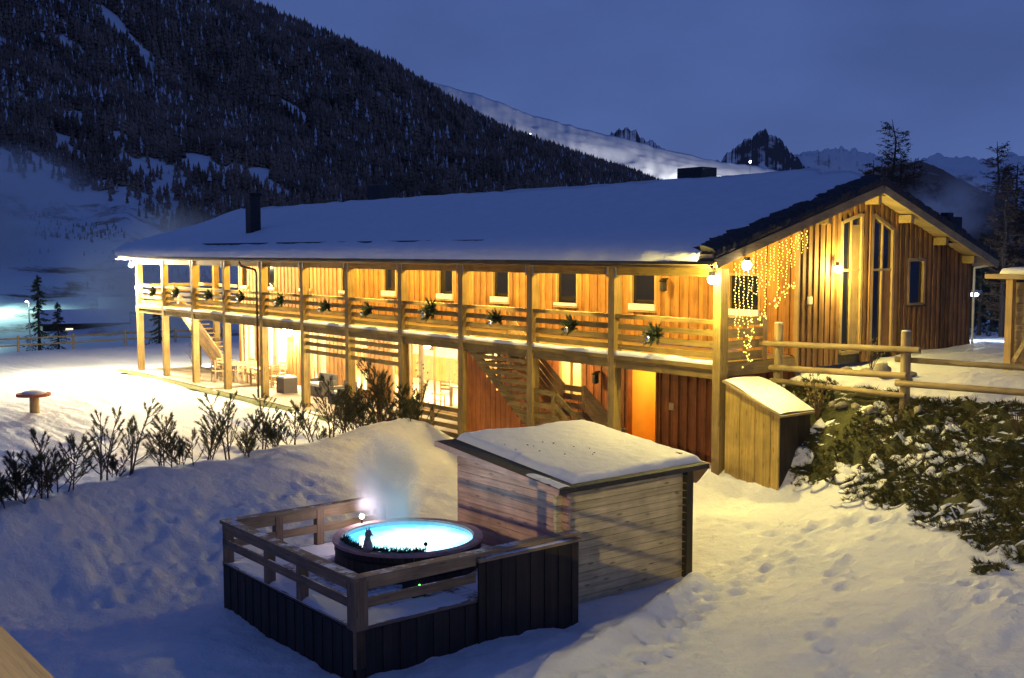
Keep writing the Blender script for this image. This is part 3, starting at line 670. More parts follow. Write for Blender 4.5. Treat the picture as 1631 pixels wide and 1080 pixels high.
# ---- walls
bw = .165
def clad(parent, x0, x1, y, z0, z1, mat, indiv_from, name="cladding_board"):
    """vertical boards along x on the plane y, facing -y; z0,z1 floats"""
    n = max(1, round((x1-x0)/bw)); w = (x1-x0)/n; far = None
    for k in range(n):
        a = x0+k*w; d = .022 if k % 2 else .045
        if a >= indiv_from: box(name, a+.004, a+w-.004, y-d, y+.03, z0, z1, mat, parent)
        else:
            far = far or MB(); far.box(a+.004, a+w-.004, y-d, y+.03, z0, z1)
    if far:
        o = far.obj("far_cladding", mat, parent); o["kind"] = "stuff"
def window(parent, x0, x1, y, z0, z1, pmat, fmat, mull=False, depth=.08):
    w = box("window", x0, x1, y+.04, y+.055, z0, z1, pmat, parent)
    t = .07
    box("window_frame", x0, x1, y-.05, y+.03, z1-t, z1, fmat, w); box("window_frame", x0, x1, y-.05, y+.03, z0, z0+t, fmat, w)
    box("window_frame", x0, x0+t, y-.05, y+.03, z0+t, z1-t, fmat, w); box("window_frame", x1-t, x1, y-.05, y+.03, z0+t, z1-t, fmat, w)
    if mull: box("mullion", (x0+x1)/2-.03, (x0+x1)/2+.03, y-.04, y+.03, z0+t, z1-t, fmat, w)
    return w
# upper wall with one window per bay
uw = box("upper_wall", XE, -.03, WY+.06, WY+.2, ZF, 6.2, dark_w, lodge)
UW = [(-5.70,-4.69),(-8.91,-7.91),(-12.09,-11.17),(-15.17,-14.24),(-18.76,-17.83),(-21.9,-20.95),(-25.2,-24.3),(-28.4,-27.5),(-30.9,-30.2),(-2.15,-1.1)]
cur = -.03
for (a, b2) in sorted(UW, reverse=True):
    clad(uw, b2, cur, WY, ZF+.02, 6.15, larch_z, -23); cur = a
    for z0, z1 in ((ZF+.02, ZF+.92), (5.12, 6.15)): clad(uw, a, b2, WY, z0, z1, larch_z, -23)
    w = window(uw, a, b2, WY, ZF+.92, 5.12, pane_d, pale_z)
    box("sill", a-.04, b2+.04, WY-.11, WY-.055, ZF+.86, ZF+.918, pale_x, w)
    box("sill_snow", a+.0, b2-.0, WY-.13, WY-.052, ZF+.919, ZF+random.uniform(1.0, 1.1), snow, w)
clad(uw, XE, cur, WY, ZF+.02, 6.15, larch_z, -23)
# lower wall: openings given as (x0,x1,z0,z1,kind)
OP = [(-31.0,-29.55,.05,2.65,'g'),(-28.5,-26.5,.55,2.55,'g'),(-24.4,-23.05,.3,2.45,'g'),(-20.9,-19.9,.3,2.45,'g'),(-18.15,-17.45,.05,2.6,'g'),(-16.95,-13.95,.05,2.62,'g'),(-12.6,-11.6,.3,2.5,'g'),(-8.75,-7.68,1.25,2.62,'g'),(-5.74,-4.66,.04,2.38,'d')]
lw = put("lower_wall", None, Matrix.Translation((0, WY, 0)), lodge)
cur = XE
for (a, b2, z0, z1, kd) in OP:
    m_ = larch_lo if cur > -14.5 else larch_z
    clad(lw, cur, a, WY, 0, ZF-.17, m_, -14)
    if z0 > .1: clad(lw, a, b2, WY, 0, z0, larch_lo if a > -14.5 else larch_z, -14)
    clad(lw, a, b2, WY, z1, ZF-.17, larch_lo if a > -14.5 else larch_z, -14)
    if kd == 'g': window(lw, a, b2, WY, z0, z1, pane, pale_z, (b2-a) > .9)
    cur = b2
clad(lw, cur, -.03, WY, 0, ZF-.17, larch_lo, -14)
# the yellow-lit doorway
for a, b2 in ((-5.80, -5.745), (-4.655, -4.60)): box("door_frame", a, b2, WY-.07, WY+.12, .02, 2.42, larch_lo, lw)
box("door_frame", -5.80, -4.60, WY-.07, WY+.12, 2.385, 2.45, larch_lo, lw)
# room behind the doorway and the lit dining room (inside faces)
def room(name, x0, x1, y0, y1, z0, z1, mat, parent, open_front=True):
    t = .06
    for nm, bb in (("room_wall", (x0, x1, y1, y1+t, z0, z1)), ("room_wall", (x0-t, x0, y0, y1, z0, z1)), ("room_wall", (x1, x1+t, y0, y1, z0, z1)), ("room_floor", (x0, x1, y0, y1, z0-t, z0)), ("room_ceiling", (x0, x1, y0, y1, z1, z1+t))):
        box(nm, *bb, mat, parent)
interior = put("interior", None, Matrix.Translation((-10, 5, 0)), lodge)
room("corridor", -5.9, -4.2, WY+.14, 5.2, .02, 2.55, yellow_p, interior)
light("corridor_lamp_light", (-5.0, 4.1, 2.2), 60, (1, .72, .22), .15, interior)
room("dining", -31.0, -11.0, WY+.14, 8.5, .02, 2.8, plaster, interior)
room("store", -8.9, -7.5, WY+.14, 4.6, .02, 2.75, plaster, interior)
light("store_lamp_light", (-8.2, 3.9, 2.3), 110, WARM, .12, interior)
for x in (-29.5, -26, -22.5, -19, -15.8, -12.6):
    pl = ball("pendant_lamp", (x, 5.2, 2.05), .32, lampglass2, interior); light("pendant_light", (x, 5.0, 1.8), 780, PALE, .2, interior)
box("wainscot", -30.99, -11.01, 8.46, 8.499, .03, 1.1, larch_z, interior)
for x in (-27.5, -23.6, -20.3, -15.4, -12.2): box("picture_frame", x-.4, x+.4, 8.44, 8.498, 1.35, 1.95, larch_lo, interior)
for x in (-29, -25, -21, -17.2, -13.2): box("ceiling_beam", x-.08, x+.08, WY+.15, 8.4, 2.62, 2.79, larch_z, interior)
box("serving_counter", -17.6, -12.0, 7.2, 7.9, .03, 1.1, larch_z, interior)
# curtains in the dining windows
for x in (-28.3, -26.9, -24.3, -23.2, -16.7, -14.2):
    cb = MB(); n = 9
    V = []; F = []
    for k in range(n+1): V += [(x+k*.035-.15, 3.36+.03*(k % 2), .1), (x+k*.035-.15, 3.36+.03*(k % 2), 2.5)]
    for k in range(n): F.append((2*k, 2*k+2, 2*k+3, 2*k+1))
    mesh("curtain", V, F, plaster, interior)
# ---- gable wall
gw = put("gable_wall", None, Matrix.Translation((0, 7, 3)), lodge)
mesh("wall_core", [(-.2,WY,2.8),(-.2,11.1,2.8),(-.2,11.1,zu_r(11.1)),(-.2,5.8,zu(5.8)),(-.2,WY,zu_l(WY)),(-.05,WY,2.8),(-.05,11.1,2.8),(-.05,11.1,zu_r(11.1)),(-.05,5.8,zu(5.8)),(-.05,WY,zu_l(WY))],
     [(4,3,2,1,0),(5,6,7,8,9),(0,1,6,5),(1,2,7,6),(2,3,8,7),(3,4,9,8),(4,0,5,9)], dark_w, gw)
GO = [(4.84, 5.62, 3.14, 6.36, 6.56), (6.16, 7.04, 3.14, 6.56, 6.22), (7.86, 8.55, 4.28, 5.40, 5.40)]
gb = .116; ngb = round((11.08-WY)/gb)
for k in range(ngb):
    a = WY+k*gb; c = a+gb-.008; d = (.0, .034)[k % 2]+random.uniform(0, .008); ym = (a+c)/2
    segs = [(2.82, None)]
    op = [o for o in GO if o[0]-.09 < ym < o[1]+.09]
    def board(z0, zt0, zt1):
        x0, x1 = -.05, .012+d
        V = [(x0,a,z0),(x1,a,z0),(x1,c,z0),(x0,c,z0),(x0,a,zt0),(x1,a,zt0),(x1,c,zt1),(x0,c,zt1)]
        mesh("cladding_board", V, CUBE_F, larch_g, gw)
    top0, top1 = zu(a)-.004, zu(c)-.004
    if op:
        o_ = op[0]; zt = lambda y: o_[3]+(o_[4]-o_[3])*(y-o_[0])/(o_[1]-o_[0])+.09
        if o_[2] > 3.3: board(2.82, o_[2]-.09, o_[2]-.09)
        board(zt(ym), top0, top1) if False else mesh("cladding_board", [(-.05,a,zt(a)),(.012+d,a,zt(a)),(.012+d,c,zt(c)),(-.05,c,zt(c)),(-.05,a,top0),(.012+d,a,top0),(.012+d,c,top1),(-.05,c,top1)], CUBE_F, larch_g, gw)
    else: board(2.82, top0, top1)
for (a, c, z0, za, zc) in GO:
    w = mesh("window", [(-.02,a,z0),(-.02,c,z0),(-.02,c,zc),(-.02,a,za)], [(0,1,2,3)], pane_d, gw)
    beam("window_frame", (.01, a-.04, z0-.04), (.01, a-.04, za+.06), .09, .09, pale_z, w, up=(1,0,0))
    beam("window_frame", (.01, c+.04, z0-.04), (.01, c+.04, zc+.06), .09, .09, pale_z, w, up=(1,0,0))
    beam("window_frame", (.012, a+.005, za+.045), (.012, c-.005, zc+.045), .088, .09, pale_y, w)
    beam("window_frame", (.012, a+.005, z0-.045), (.012, c-.005, z0-.045), .088, .09, pale_y, w)
    if z0 < 4:
        m1 = a+(c-a)*.5
        beam("mullion", (.0, m1, z0), (.0, m1, (za+zc)/2), .05, .06, pale_z, w, up=(1,0,0))
        beam("transom", (.002, a+.006, z0+2.05), (.002, c-.006, z0+2.05), .05, .06, pale_y, w)
        box("door_panel", -.015, .0, m1+.03, c-.006, z0, z0+(2.02 if a > 6 else 3.2), pale_z if a < 6 else larch_g, w)
    else: box("sill", .01, .12, a-.06, c+.06, z0-.1, z0-.06, dark_w, w)
# purlin ends and soffit trim
for y, z in ((3.75, 6.30), (7.33, 6.42), (9.05, 5.82), (10.55, 5.32)): box("purlin_end", .05, .42, y-.07, y+.07, zu(y)-.24, zu(y)-.03, pale_y, gw)
box("purlin_end", .05, .44, 5.73, 5.87, 6.86, 7.09, pale_y, gw)
box("corner_trim", -.06, .055, WY-.06, WY+.0, 2.82, zu_l(WY)-.03, pale_z, gw)
box("light_switch_box", .045, .10, 3.42, 3.56, 4.38, 4.56, white_m, gw)
rod("gable_downpipe", (.06, 11.16, 2.9), (.06, 11.16, 5.2), .07, white_m, gw)
rod("gable_downpipe", (.06, 11.16, 5.2), (.30, 11.62, 5.28), .07, white_m, gw)
# ---- outer stair with boarded cupboard
cup_w = wood("cupboard_board", (.66, .23, .05), (.36, .11, .025), 'z', .2)
st = put("staircase", None, Matrix.Translation((-7, .7, 0)), lodge)
SA, SB = (-9.62, 3.10), (-6.72, 1.02)
dz = (SB[1]-SA[1])/(SB[0]-SA[0])
beam("stringer", (SA[0], .09, SA[1]), (SB[0]+.1, .09, SB[1]-.03), .05, .24, rail_x, st)
beam("stringer", (SA[0], 1.36, SA[1]), (SB[0], 1.36, SB[1]), .05, .24, stair_w, st)
for k in range(9):
    x = SA[0]+.18+k*.31; z = SA[1]+(x-SA[0])*dz; box("tread", x-.03, x+.28, .12, 1.33, z-.06, z-.02, stair_w, st)
box("landing", -6.72, -5.5, .12, 1.33, .92, .98, stair_w, st)
for k in range(4):
    x = -5.5+k*.3; z = .98-(k+1)*.19; box("tread", x, x+.3, .12, 1.33, z-.04, z, stair_w, st)
x = -9.50
while x < -6.75:       # cupboard boards under the flight
    zt = SA[1]+(x+.12-SA[0])*dz-.20
    if zt > .2: box("cupboard_board", x, x+.20, .12, .16, 0, zt, cup_w, st)
    x += .232
for k in range(9):      # level slats above the flight, between posts three and two
    z = 2.66-k*.2; xs_ = SA[0]+(z+.12-SA[1])/dz
    if z < 1.15: break
    box("slat", max(xs_, PX[3]+.23), PX[2]-.005, .045, .075, z-.055, z+.055, rail_x, st)
box("slat_post", -8.0, -7.9, .08, .14, 2.0, ZF-.2, rail_x, st)
# lower flight and landing rail, outer side
box("rail", -6.36, -5.52, .06, .10, 1.82, 1.95, rail_x, st)
for z in (1.52, 1.22): box("rail", -6.36, -5.52, .06, .10, z-.06, z+.06, rail_x, st)
box("newel", -5.6, -5.48, .05, .15, 0, 1.93, rail_x, st)
for dzz in (0, -.32, -.62): beam("rail", (-5.5, .08, 1.9+dzz), (-4.2, .08, 1.08+dzz), .04, .13, rail_x, st)
box("newel", -4.26, -4.14, .03, .13, 0, 1.12, rail_x, st)
# inner side, lit
for dzz in (0, -.23, -.46, -.69): beam("rail", (-9.2, 1.42, 3.78+dzz), (-6.72, 1.42, 1.92+dzz), .035, .16, stair_w, st)
for z in (1.86, 1.62, 1.38, 1.14): box("rail", -6.72, -5.8, 1.40, 1.44, z-.08, z+.08, stair_w, st)
for dzz in (0, -.23, -.46, -.69): beam("rail", (-5.8, 1.42, 1.88+dzz), (-4.3, 1.42, .86+dzz), .035, .16, stair_w, st)
for x, z in ((-6.76, 1.98), (-5.86, 1.98), (-4.3, .98)): box("newel", x, x+.1, 1.37, 1.47, 0, z, stair_w, st)
# stair at the far open end
st2 = put("far_staircase", None, Matrix.Translation((-33, 2, 0)), lodge)
for dzz in (.95, .66, .37, .08): beam("rail", (-35.6, 1.9, 2.85+dzz*.9), (-30.6, 1.9, .10+dzz*.9), .04, .2, stair_w, st2)
for k in range(14):
    x = -35.5+k*.35; z = 2.85-(x+35.6)*.55; box("tread", x, x+.36, 1.94, 2.9, z-.05, z, stair_w, st2)
box("newel", -33.5, -33.38, 1.86, 1.96, 0, 2.6, stair_w, st2); box("newel", -30.7, -30.58, 1.86, 1.96, 0, 1.05, stair_w, st2)
# terrace paving and its turf edge
terr = struct(put("terrace", None, Matrix.Translation((-22, 1.4, 0))), "pale paved terrace under the gallery")
x = -36.2
pv_w = .9
while x < -9.9:
    for k, (y0, y1) in enumerate(((-.30, .55), (.56, 1.40), (1.41, 2.25), (2.26, 3.04))):
        if x > -27: box("paving_slab", x, x+pv_w-.012, y0, y1, -.06, .018+random.uniform(0, .006), stone, terr)
    x += pv_w
b_ = MB()
for k in range(10):
    for (y0, y1) in ((-.30, .55), (.56, 1.40), (1.41, 2.25), (2.26, 3.04)): b_.box(-36.2+k*.92, -36.2+k*.92+.905, y0, y1, -.06, .018)
o = b_.obj("far_paving", stone, terr); o["kind"] = "stuff"
tv = []; tf = []
n = 60
for k in range(n+1):
    x = -37.0+k*(20.5/n); w = .28+.25*float(fbm(np.array([x*.7]), np.array([3.]), 3, 4)[0])
    tv += [(x, -.29, -.02), (x, -.31-w, -.07), (x, -.30-w*.5, .03)]
for k in range(n): tf += [(3*k, 3*k+3, 3*k+5, 3*k+2), (3*k+2, 3*k+5, 3*k+4, 3*k+1)]
o = mesh("turf_edge", tv, tf, grass_m, None, True); o["kind"] = "stuff"; o["label"] = "strip of lit turf along the terrace edge"
# side porch floor for the lower door
struct(box("doorstep_path", -9.9, -.2, .3, WY-.06, -.07, -.01, stone), "trodden path between staircase and lower door")

# ---- lamps on the lodge
def wall_lamp(label, loc, power, col=YEL, d=.16, body=None, lit=True, off=(0, -.1, 0), spot=None):
    t = thing("wall_lamp", label, "lamp", loc, "lamps on the lodge")
    x, y, z = loc
    box("backplate", x-.05, x+.05, y-.05, y+.05, z+.06, z+.16, black_m, t)
    ball("globe", (x, y, z-.02), d, lampglass if lit else grey_m, t)
    if lit and spot: light("lamp_light", (x+off[0], y+off[1], z+off[2]), power, col, .06, t, 'SPOT', spot, 125, .5)
    elif lit: light("lamp_light", (x+off[0], y+off[1], z+off[2]), power, col, .06, t)
    return t
wall_lamp("blazing flood lamp on the front of the near corner post", (.10, -.14, 5.06), 430, YEL, .2, off=(.25, -.75, -.12))
wall_lamp("blazing flood lamp under the verge beside the near corner post", (.62, .42, 5.38), 620, YEL, .22, off=(.18, 0, -.12), spot=(7, -3.0, 0))
wall_lamp("yellow wall lamp beside the tall gable window", (.22, 4.42, 5.25), 330, YEL, .2, off=(.22, 0, 0))
wall_lamp("flood lamp under the eave at the far end post", (-36.0, -.15, 5.05), 6200, (1, .87, .58), .22, off=(-.15, -.45, -.1))
wall_lamp("bright lamp on the gallery rail at the far end", (-35.4, -.08, 4.0), 700, (1, .78, .36), .25, off=(0, -.35, 0))
wall_lamp("dazzling terrace lamp on the lower wall between two dining windows", (-26.05, 2.85, 2.3), 1100, (1, .84, .5), .42, off=(.05, -.3, 0))
def lantern(label, x, y, z):
    t = thing("wall_lantern", label, "lantern", (x, y, z), "unlit lanterns")
    box("bracket", x-.03, x+.03, y+.02, y+.16, z+.12, z+.17, black_m, t)
    V = []; prof = [(.03,-.20),(.10,-.17),(.09,.06),(.14,.08),(.02,.17)]
    for r, h in prof:
        for k in range(6): a = k*math.pi/3; V.append((x+r*math.cos(a), y+r*math.sin(a), z+h))
    F = [(q*6+k, q*6+(k+1) % 6, (q+1)*6+(k+1) % 6, (q+1)*6+k) for q in range(4) for k in range(6)]
    mesh("cage", V, F, black_m, t)
lantern("dark unlit lantern on the upper wall beside the last gallery window", -4.24, 2.86, 4.78)
lantern("dark unlit lantern on the lower wall left of the yellow doorway", -6.9, 2.86, 2.02)
box("door_notice", -4.15, -3.98, WY-.06, WY-.045, 1.35, 1.55, pale_x, lw)
# soffit downlights, one per bay, under the eave outside the rail and one inside
for i, (a, b2) in enumerate(zip(PX[1:], PX[:-1])):
    xm = (a+b2)/2+.1
    t = thing("soffit_lamp", f"small downlight under the eave, {ORD[i]} bay from the near corner", "lamp", (xm, -.3, 5.34), "soffit downlights")
    rod("can", (xm, -.3, 5.33), (xm, -.3, 5.40), .12, black_m, t)
    light("lamp_light", (xm, -.3, 5.28), 420+30*i, WARM, .05, t, 'SPOT', (xm, .25, 3.1), 80, .4)
    t = thing("ceiling_lamp", f"small ceiling lamp inside the gallery roof, {ORD[i]} bay from the near corner", "lamp", (xm, 1.25, 5.6), "gallery ceiling lamps")
    rod("can", (xm, 1.25, zu_l(1.25)-.05), (xm, 1.25, zu_l(1.25)-.002), .16, black_m, t)
    light("lamp_light", (xm, 1.25, zu_l(1.25)-.14), 300+26*i, WARM2, .08, t)
    if i >= 4 or i == 2:
        t = thing("ceiling_lamp", f"small lamp under the gallery floor, {ORD[i]} bay from the near corner", "lamp", (xm, 1.6, 2.9), "terrace ceiling lamps")
        rod("can", (xm, 1.6, ZF-.22), (xm, 1.6, ZF-.165), .16, black_m, t)
        light("lamp_light", (xm, 1.6, ZF-.32), 330 if i > 4 else 230, PALE if i > 4 else WARM, .08, t)

# ---- icicle fairy lights along the near verge
fl_ = thing("fairy_lights", "curtain of yellow icicle fairy lights hanging from the near verge", "fairy lights", (.5, 1.5, 5.6))
octV = [(1,0,0),(-1,0,0),(0,1,0),(0,-1,0),(0,0,1),(0,0,-1)]; octF = [(0,2,4),(2,1,4),(1,3,4),(3,0,4),(2,0,5),(1,2,5),(3,1,5),(0,3,5)]
rnd = random.Random(3)
strands = [(y, (1.95*(1-y/2.95)+.30)*rnd.uniform(.55, 1.1)) for y in np.arange(.10, 2.78, .15)]
for y, ln in strands:
    z = zu_l(y)-.08; n = int(ln/.065)
    wr = MB(); wr.tube([(.57, y, z), (.57+rnd.uniform(-.03, .03), y+rnd.uniform(-.02, .02), z-ln)], .004, 3); s_ = wr.obj("strand", pale_z, fl_)
    bb = MB()
    for k in range(n):
        c = (.57+rnd.uniform(-.025, .025), y+rnd.uniform(-.025, .025), z-.03-k*.065); bb.add([(c[0]+v[0]*.010, c[1]+v[1]*.010, c[2]+v[2]*.014) for v in octV], octF)
    bb.obj("bulbs", bulb_m, s_)["kind"] = "stuff"
# the gathered end of the chain hanging down beside the end railing
wr = MB(); bb = MB(); pth = []
for k in range(60):
    t = k/59; pth.append((.5-.1*t, 2.2-1.45*min(1, t*1.7)+.03*math.sin(k), 4.9-1.0*min(1, t*1.8)-1.25*max(0, t-.5)*1.3))
wr.tube(pth, .006, 3); s_ = wr.obj("strand", pale_z, fl_)
for k in range(70):
    p = pth[rnd.randrange(60)]; c = (p[0]+rnd.gauss(0, .05), p[1]+rnd.gauss(0, .07), p[2]+rnd.gauss(0, .07)); bb.add([(c[0]+v[0]*.012, c[1]+v[1]*.012, c[2]+v[2]*.016) for v in octV], octF)
bb.obj("bulbs", bulb_m, s_)["kind"] = "stuff"

# ================================================================== PLANT BUILDERS
def tuft(mb, c, d, n, ln, w, spread, rnd):
    c = Vector(c); d = Vector(d).normalized(); u = Vector((0,0,1)) if abs(d.z) < .9 else Vector((1,0,0)); a = d.cross(u).normalized(); b = d.cross(a)
    for k in range(n):
        t = rnd.uniform(0, 6.283); s = rnd.uniform(.25, 1)*spread
        q = (d + (a*math.cos(t)+b*math.sin(t))*s).normalized(); l = ln*rnd.uniform(.7, 1.15)
        side = q.cross(Vector((rnd.uniform(-1,1), rnd.uniform(-1,1), rnd.uniform(-1,1)))).normalized()*w
        s0 = c + d*rnd.uniform(-.04, .04)
        mb.add([s0-side, s0+side, s0+q*l], [(0,1,2)])
def make_pine(seed, h, spread, nst, lean):
    rnd = random.Random(seed); sm = MB(); fm = MB()
    for s in range(nst):
        a = rnd.uniform(0, 6.283); hh = h*rnd.uniform(.55, 1) if s else h
        base = Vector((rnd.uniform(-.12, .12)*s, rnd.uniform(-.12, .12)*s, -.08)); tip = base+Vector((math.cos(a)*spread*hh*.35+lean[0]*hh, math.sin(a)*spread*hh*.35+lean[1]*hh, hh))
        pts = []; K = 6
        for k in range(K+1):
            t = k/K; p = base.lerp(tip, t)+Vector((math.cos(a), math.sin(a), 0))*math.sin(t*3.1)*-.05*hh; pts.append(p)
        sm.tube(pts, [.018*(1-.75*k/K)*(h/1.3) for k in range(K+1)], 5)
        nb = rnd.randint(12, 16)
        for b in range(nb):
            t = .18+.78*b/nb; p = pts[0].lerp(pts[-1], t); i0 = min(K-1, int(t*K)); p = pts[i0].lerp(pts[i0+1], t*K-i0)
            ba = rnd.uniform(0, 6.283); ln = hh*(.36*(1-t)+.10)*rnd.uniform(.7, 1.2)
            d = Vector((math.cos(ba)*.8, math.sin(ba)*.8, rnd.uniform(.35, .9))).normalized()
            e = p+d*ln+Vector((0,0,ln*.25)); mid = p+d*ln*.5
            sm.tube([p, mid, e], [.008, .006, .004], 3)
            dd = (e-mid).normalized()
            for q in range(4): tuft(fm, mid.lerp(e, .1+q*.3), dd, 11, .08, .0042, 1.3, rnd)
            tuft(fm, e, dd, 18, .075, .0045, .7, rnd)
        tuft(fm, pts[-1], pts[-1]-pts[-2], 26, .09, .005, .6, rnd); tuft(fm, pts[-2], pts[-1]-pts[-2], 22, .085, .005, .9, rnd); tuft(fm, pts[-3], pts[-1]-pts[-2], 18, .085, .005, 1.0, rnd)
    return sm.data("stem", twig), fm.data("needles", needle)
PINES = [make_pine(1, 1.25, .5, 2, (0, 0)), make_pine(2, 1.0, .9, 3, (.05, 0)), make_pine(3, 1.15, .7, 2, (-.35, .1)), make_pine(4, .8, 1.1, 4, (0, 0)), make_pine(5, 1.3, .45, 2, (.1, -.1))]
def plant(name, label, cat, protos, loc, rz, s, group, names=("stem", "needles")):
    t = bpy.data.objects.new(name, None); COL.objects.link(t); t.location = loc; t.rotation_euler = (0, 0, rz); t.scale = (s, s, s); t.empty_display_size = .2
    tag(t, label, cat, group)
    for nm, d in zip(names, protos):
        o = bpy.data.objects.new(nm, d); COL.objects.link(o); o.parent = t
    return t
# row of young pines on the mound crest
crest = [(-4.55,-14.05),(-4.75,-13.6),(-5.05,-13.0),(-5.5,-12.4),(-5.95,-11.55),(-6.2,-10.95),(-6.4,-10.3),(-6.55,-9.7),(-6.65,-9.1),(-6.9,-8.5),(-7.1,-8.0),(-7.3,-7.45),(-7.5,-6.9),(-7.65,-6.3),(-7.9,-5.7),(-8.15,-5.1),(-8.45,-4.55),(-8.75,-4.0),(-8.95,-3.5),(-9.15,-3.0),(-9.3,-2.5),(-9.0,-2.0)]
szs = [1.15,1.1,1.05,1.1,1.0,1.15,1.0,.95,1.05,1.0,.9,.95,1.05,.95,1.0,1.05,1.1,.95,1.15,1.2,1.25,1.1]
prs = [3,3,2,1,4,0,1,3,2,4,1,0,3,1,2,4,0,1,3,0,1,3]
for i, (x, y) in enumerate(crest):
    x2 = x-.25+random.uniform(-.15, .15); hp = plant("young_pine", f"young dark pine in the row on the snow mound, {ORD[i]} from the left", "pine sapling", PINES[prs[i]], (x2, y, gz(x2, y)-.04), random.uniform(0, 6.28), szs[i]*random.uniform(1.0, 1.35), "row of young pines")
    hp.rotation_euler = (random.uniform(-.22, .22), random.uniform(-.3, .22), random.uniform(0, 6.28))
for i in range(0, 20, 2):
    x, y = crest[i]; xb, yb = crest[i+1]; x = (x+xb)/2-.55+random.uniform(-.25, .2); y = (y+yb)/2+random.uniform(-.2, .2)
    hp = plant("young_pine", f"low scraggy pine behind the front row on the mound, {ORD[i//2]} from the left", "pine sapling", PINES[(i*3+1) % 5], (x, y, gz(x, y)-.06), 0, random.uniform(.55, .95), "scraggy second row of pines"); hp.rotation_euler = (random.uniform(-.3, .3), random.uniform(-.3, .3), random.uniform(0, 6.28))
# a third row on the terrace side of the mound
for i, (x, y, s, p) in enumerate([(-10.3,-2.3,1.35,1),(-10.9,-1.8,1.3,4),(-11.5,-1.3,1.35,3),(-10.2,-1.2,1.5,0),(-12.3,-1.6,1.3,2)]):
    plant("young_pine", f"bushy pine against the lit terrace behind the mound, {ORD[i]} nearest the staircase", "pine sapling", PINES[p], (x, y, gz(x, y)-.03), random.uniform(0, 6.28), s, "pines by the terrace")

# wreaths hung on the gallery rail
def make_sprig(seed):
    rnd = random.Random(seed); fm = MB(); sm = MB()
    for k in range(44):
        a = rnd.uniform(0, 6.283); e = rnd.uniform(-.7, .7); L_ = rnd.uniform(.10, .22)
        d = Vector((math.cos(a), -abs(math.sin(a))*.6-.1, e if k % 6 else 1.3)).normalized(); p = Vector((0,0,0))
        sm.tube([p, p+d*L_], [.006, .003], 3)
        for q in range(7): tuft(fm, p+d*L_*(.15+.14*q), d, 16, .055, .004, 1.1, rnd)
    return sm.data("twigs", twig), fm.data("needles", needle_d)
SPR = [make_sprig(s) for s in (11, 12, 13)]
sprz = [3.79,3.85,3.87,3.98,3.84,3.84,3.95,3.96,3.92,3.96,3.91]; sprx = [-1.66,-4.62,-7.81,-10.96,-14.56,-17.38,-20.74,-24.04,-27.14,-30.59,-33.23]
for i in range(11):
    t = plant("pine_decoration", f"pine sprig with silver bauble hung on the gallery rail, {ORD[i]} bay from the near corner", "decoration", SPR[i % 3], (sprx[i], -.06, sprz[i]-.1), 0, 1.45 if i != 3 else 1.75, "pine sprigs on the gallery rail", ("twigs", "needles"))
    o = bpy.data.objects.new("bauble", shared('ball', silver)); COL.objects.link(o); o.parent = t; o.location = (.05*math.sin(i), -.20, -.06); o.scale = (.09, .09, .11)

# ================================================================== TERRACE FURNITURE
def make_chair():
    P = []
    def bx(n, *a): P.append((n, a))
    for x in (-.2, .2):
        bx("leg", x-.02, x+.02, -.21, -.17, 0, .44); bx("leg", x-.02, x+.02, .17, .21, 0, .95)
    bx("seat", -.23, .23, -.23, .23, .44, .475)
    for z in (.58, .71, .84): bx("back_slat", -.18, .18, .18, .20, z, z+.075)
    bx("stretcher", -.18, .18, -.2, -.18, .2, .23)
    out = []
    for n, (x0,x1,y0,y1,z0,z1) in P:
        m = MB(); m.box(x0,x1,y0,y1,z0,z1); out.append((n, m.data(n, furn)))
    return out
CH = make_chair()
def chair(label, x, y, rz):
    t = bpy.data.objects.new("terrace_chair", None); COL.objects.link(t); t.location = (x, y, .025); t.rotation_euler = (0,0,rz); t.empty_display_size = .2; tag(t, label, "chair", "wooden terrace chairs")
    for n, d in CH: o = bpy.data.objects.new(n, d); COL.objects.link(o); o.parent = t
chair("ladder-back wooden chair right of the second terrace table", -25.6, 1.9, -1.4)
chair("wooden chair behind the second terrace table", -26.5, 2.65, .1)
chair("wooden chair left of the second terrace table", -27.35, 1.9, 1.5)
chair("wooden chair in front of the far terrace table", -28.9, .95, 3.1)
chair("wooden chair right of the far terrace table", -28.1, 1.6, -1.5)
chair("wooden chair left of the far terrace table", -29.8, 1.6, 1.6)
chair("wooden chair behind the far terrace table", -28.9, 2.4, .05)
def table(label, x, y, w, d):
    t = thing("terrace_table", label, "table", (x, y, .025), "terrace tables")
    box("table_top", x-w/2, x+w/2, y-d/2, y+d/2, .725, .77, pale_x, t)
    for sx_ in (-1, 1):
        for sy in (-1, 1): box("leg", x+sx_*(w/2-.08)-.03, x+sx_*(w/2-.08)+.03, y+sy*(d/2-.08)-.03, y+sy*(d/2-.08)+.03, .02, .724, furn, t)
table("pale wooden table between the chairs on the far terrace", -28.95, 1.65, .95, .8); table("pale wooden table beside the wicker seats", -26.5, 1.85, .9, .8)
chair("dining chair inside, behind the left pane of the widest dining window", -16.4, 4.1, .4)
chair("dining chair inside, in the middle of the widest dining window", -15.1, 4.3, -1.3)
chair("dining chair inside, behind the right pane of the widest dining window", -14.3, 3.9, 2.2)
table("dining table inside the widest dining window", -15.7, 4.7, 1.2, .8); table("dining table inside the window beside the terrace lamp", -27.6, 4.4, 1.1, .8)
chair("dining chair inside the window beside the terrace lamp", -26.9, 4.3, -1.2)
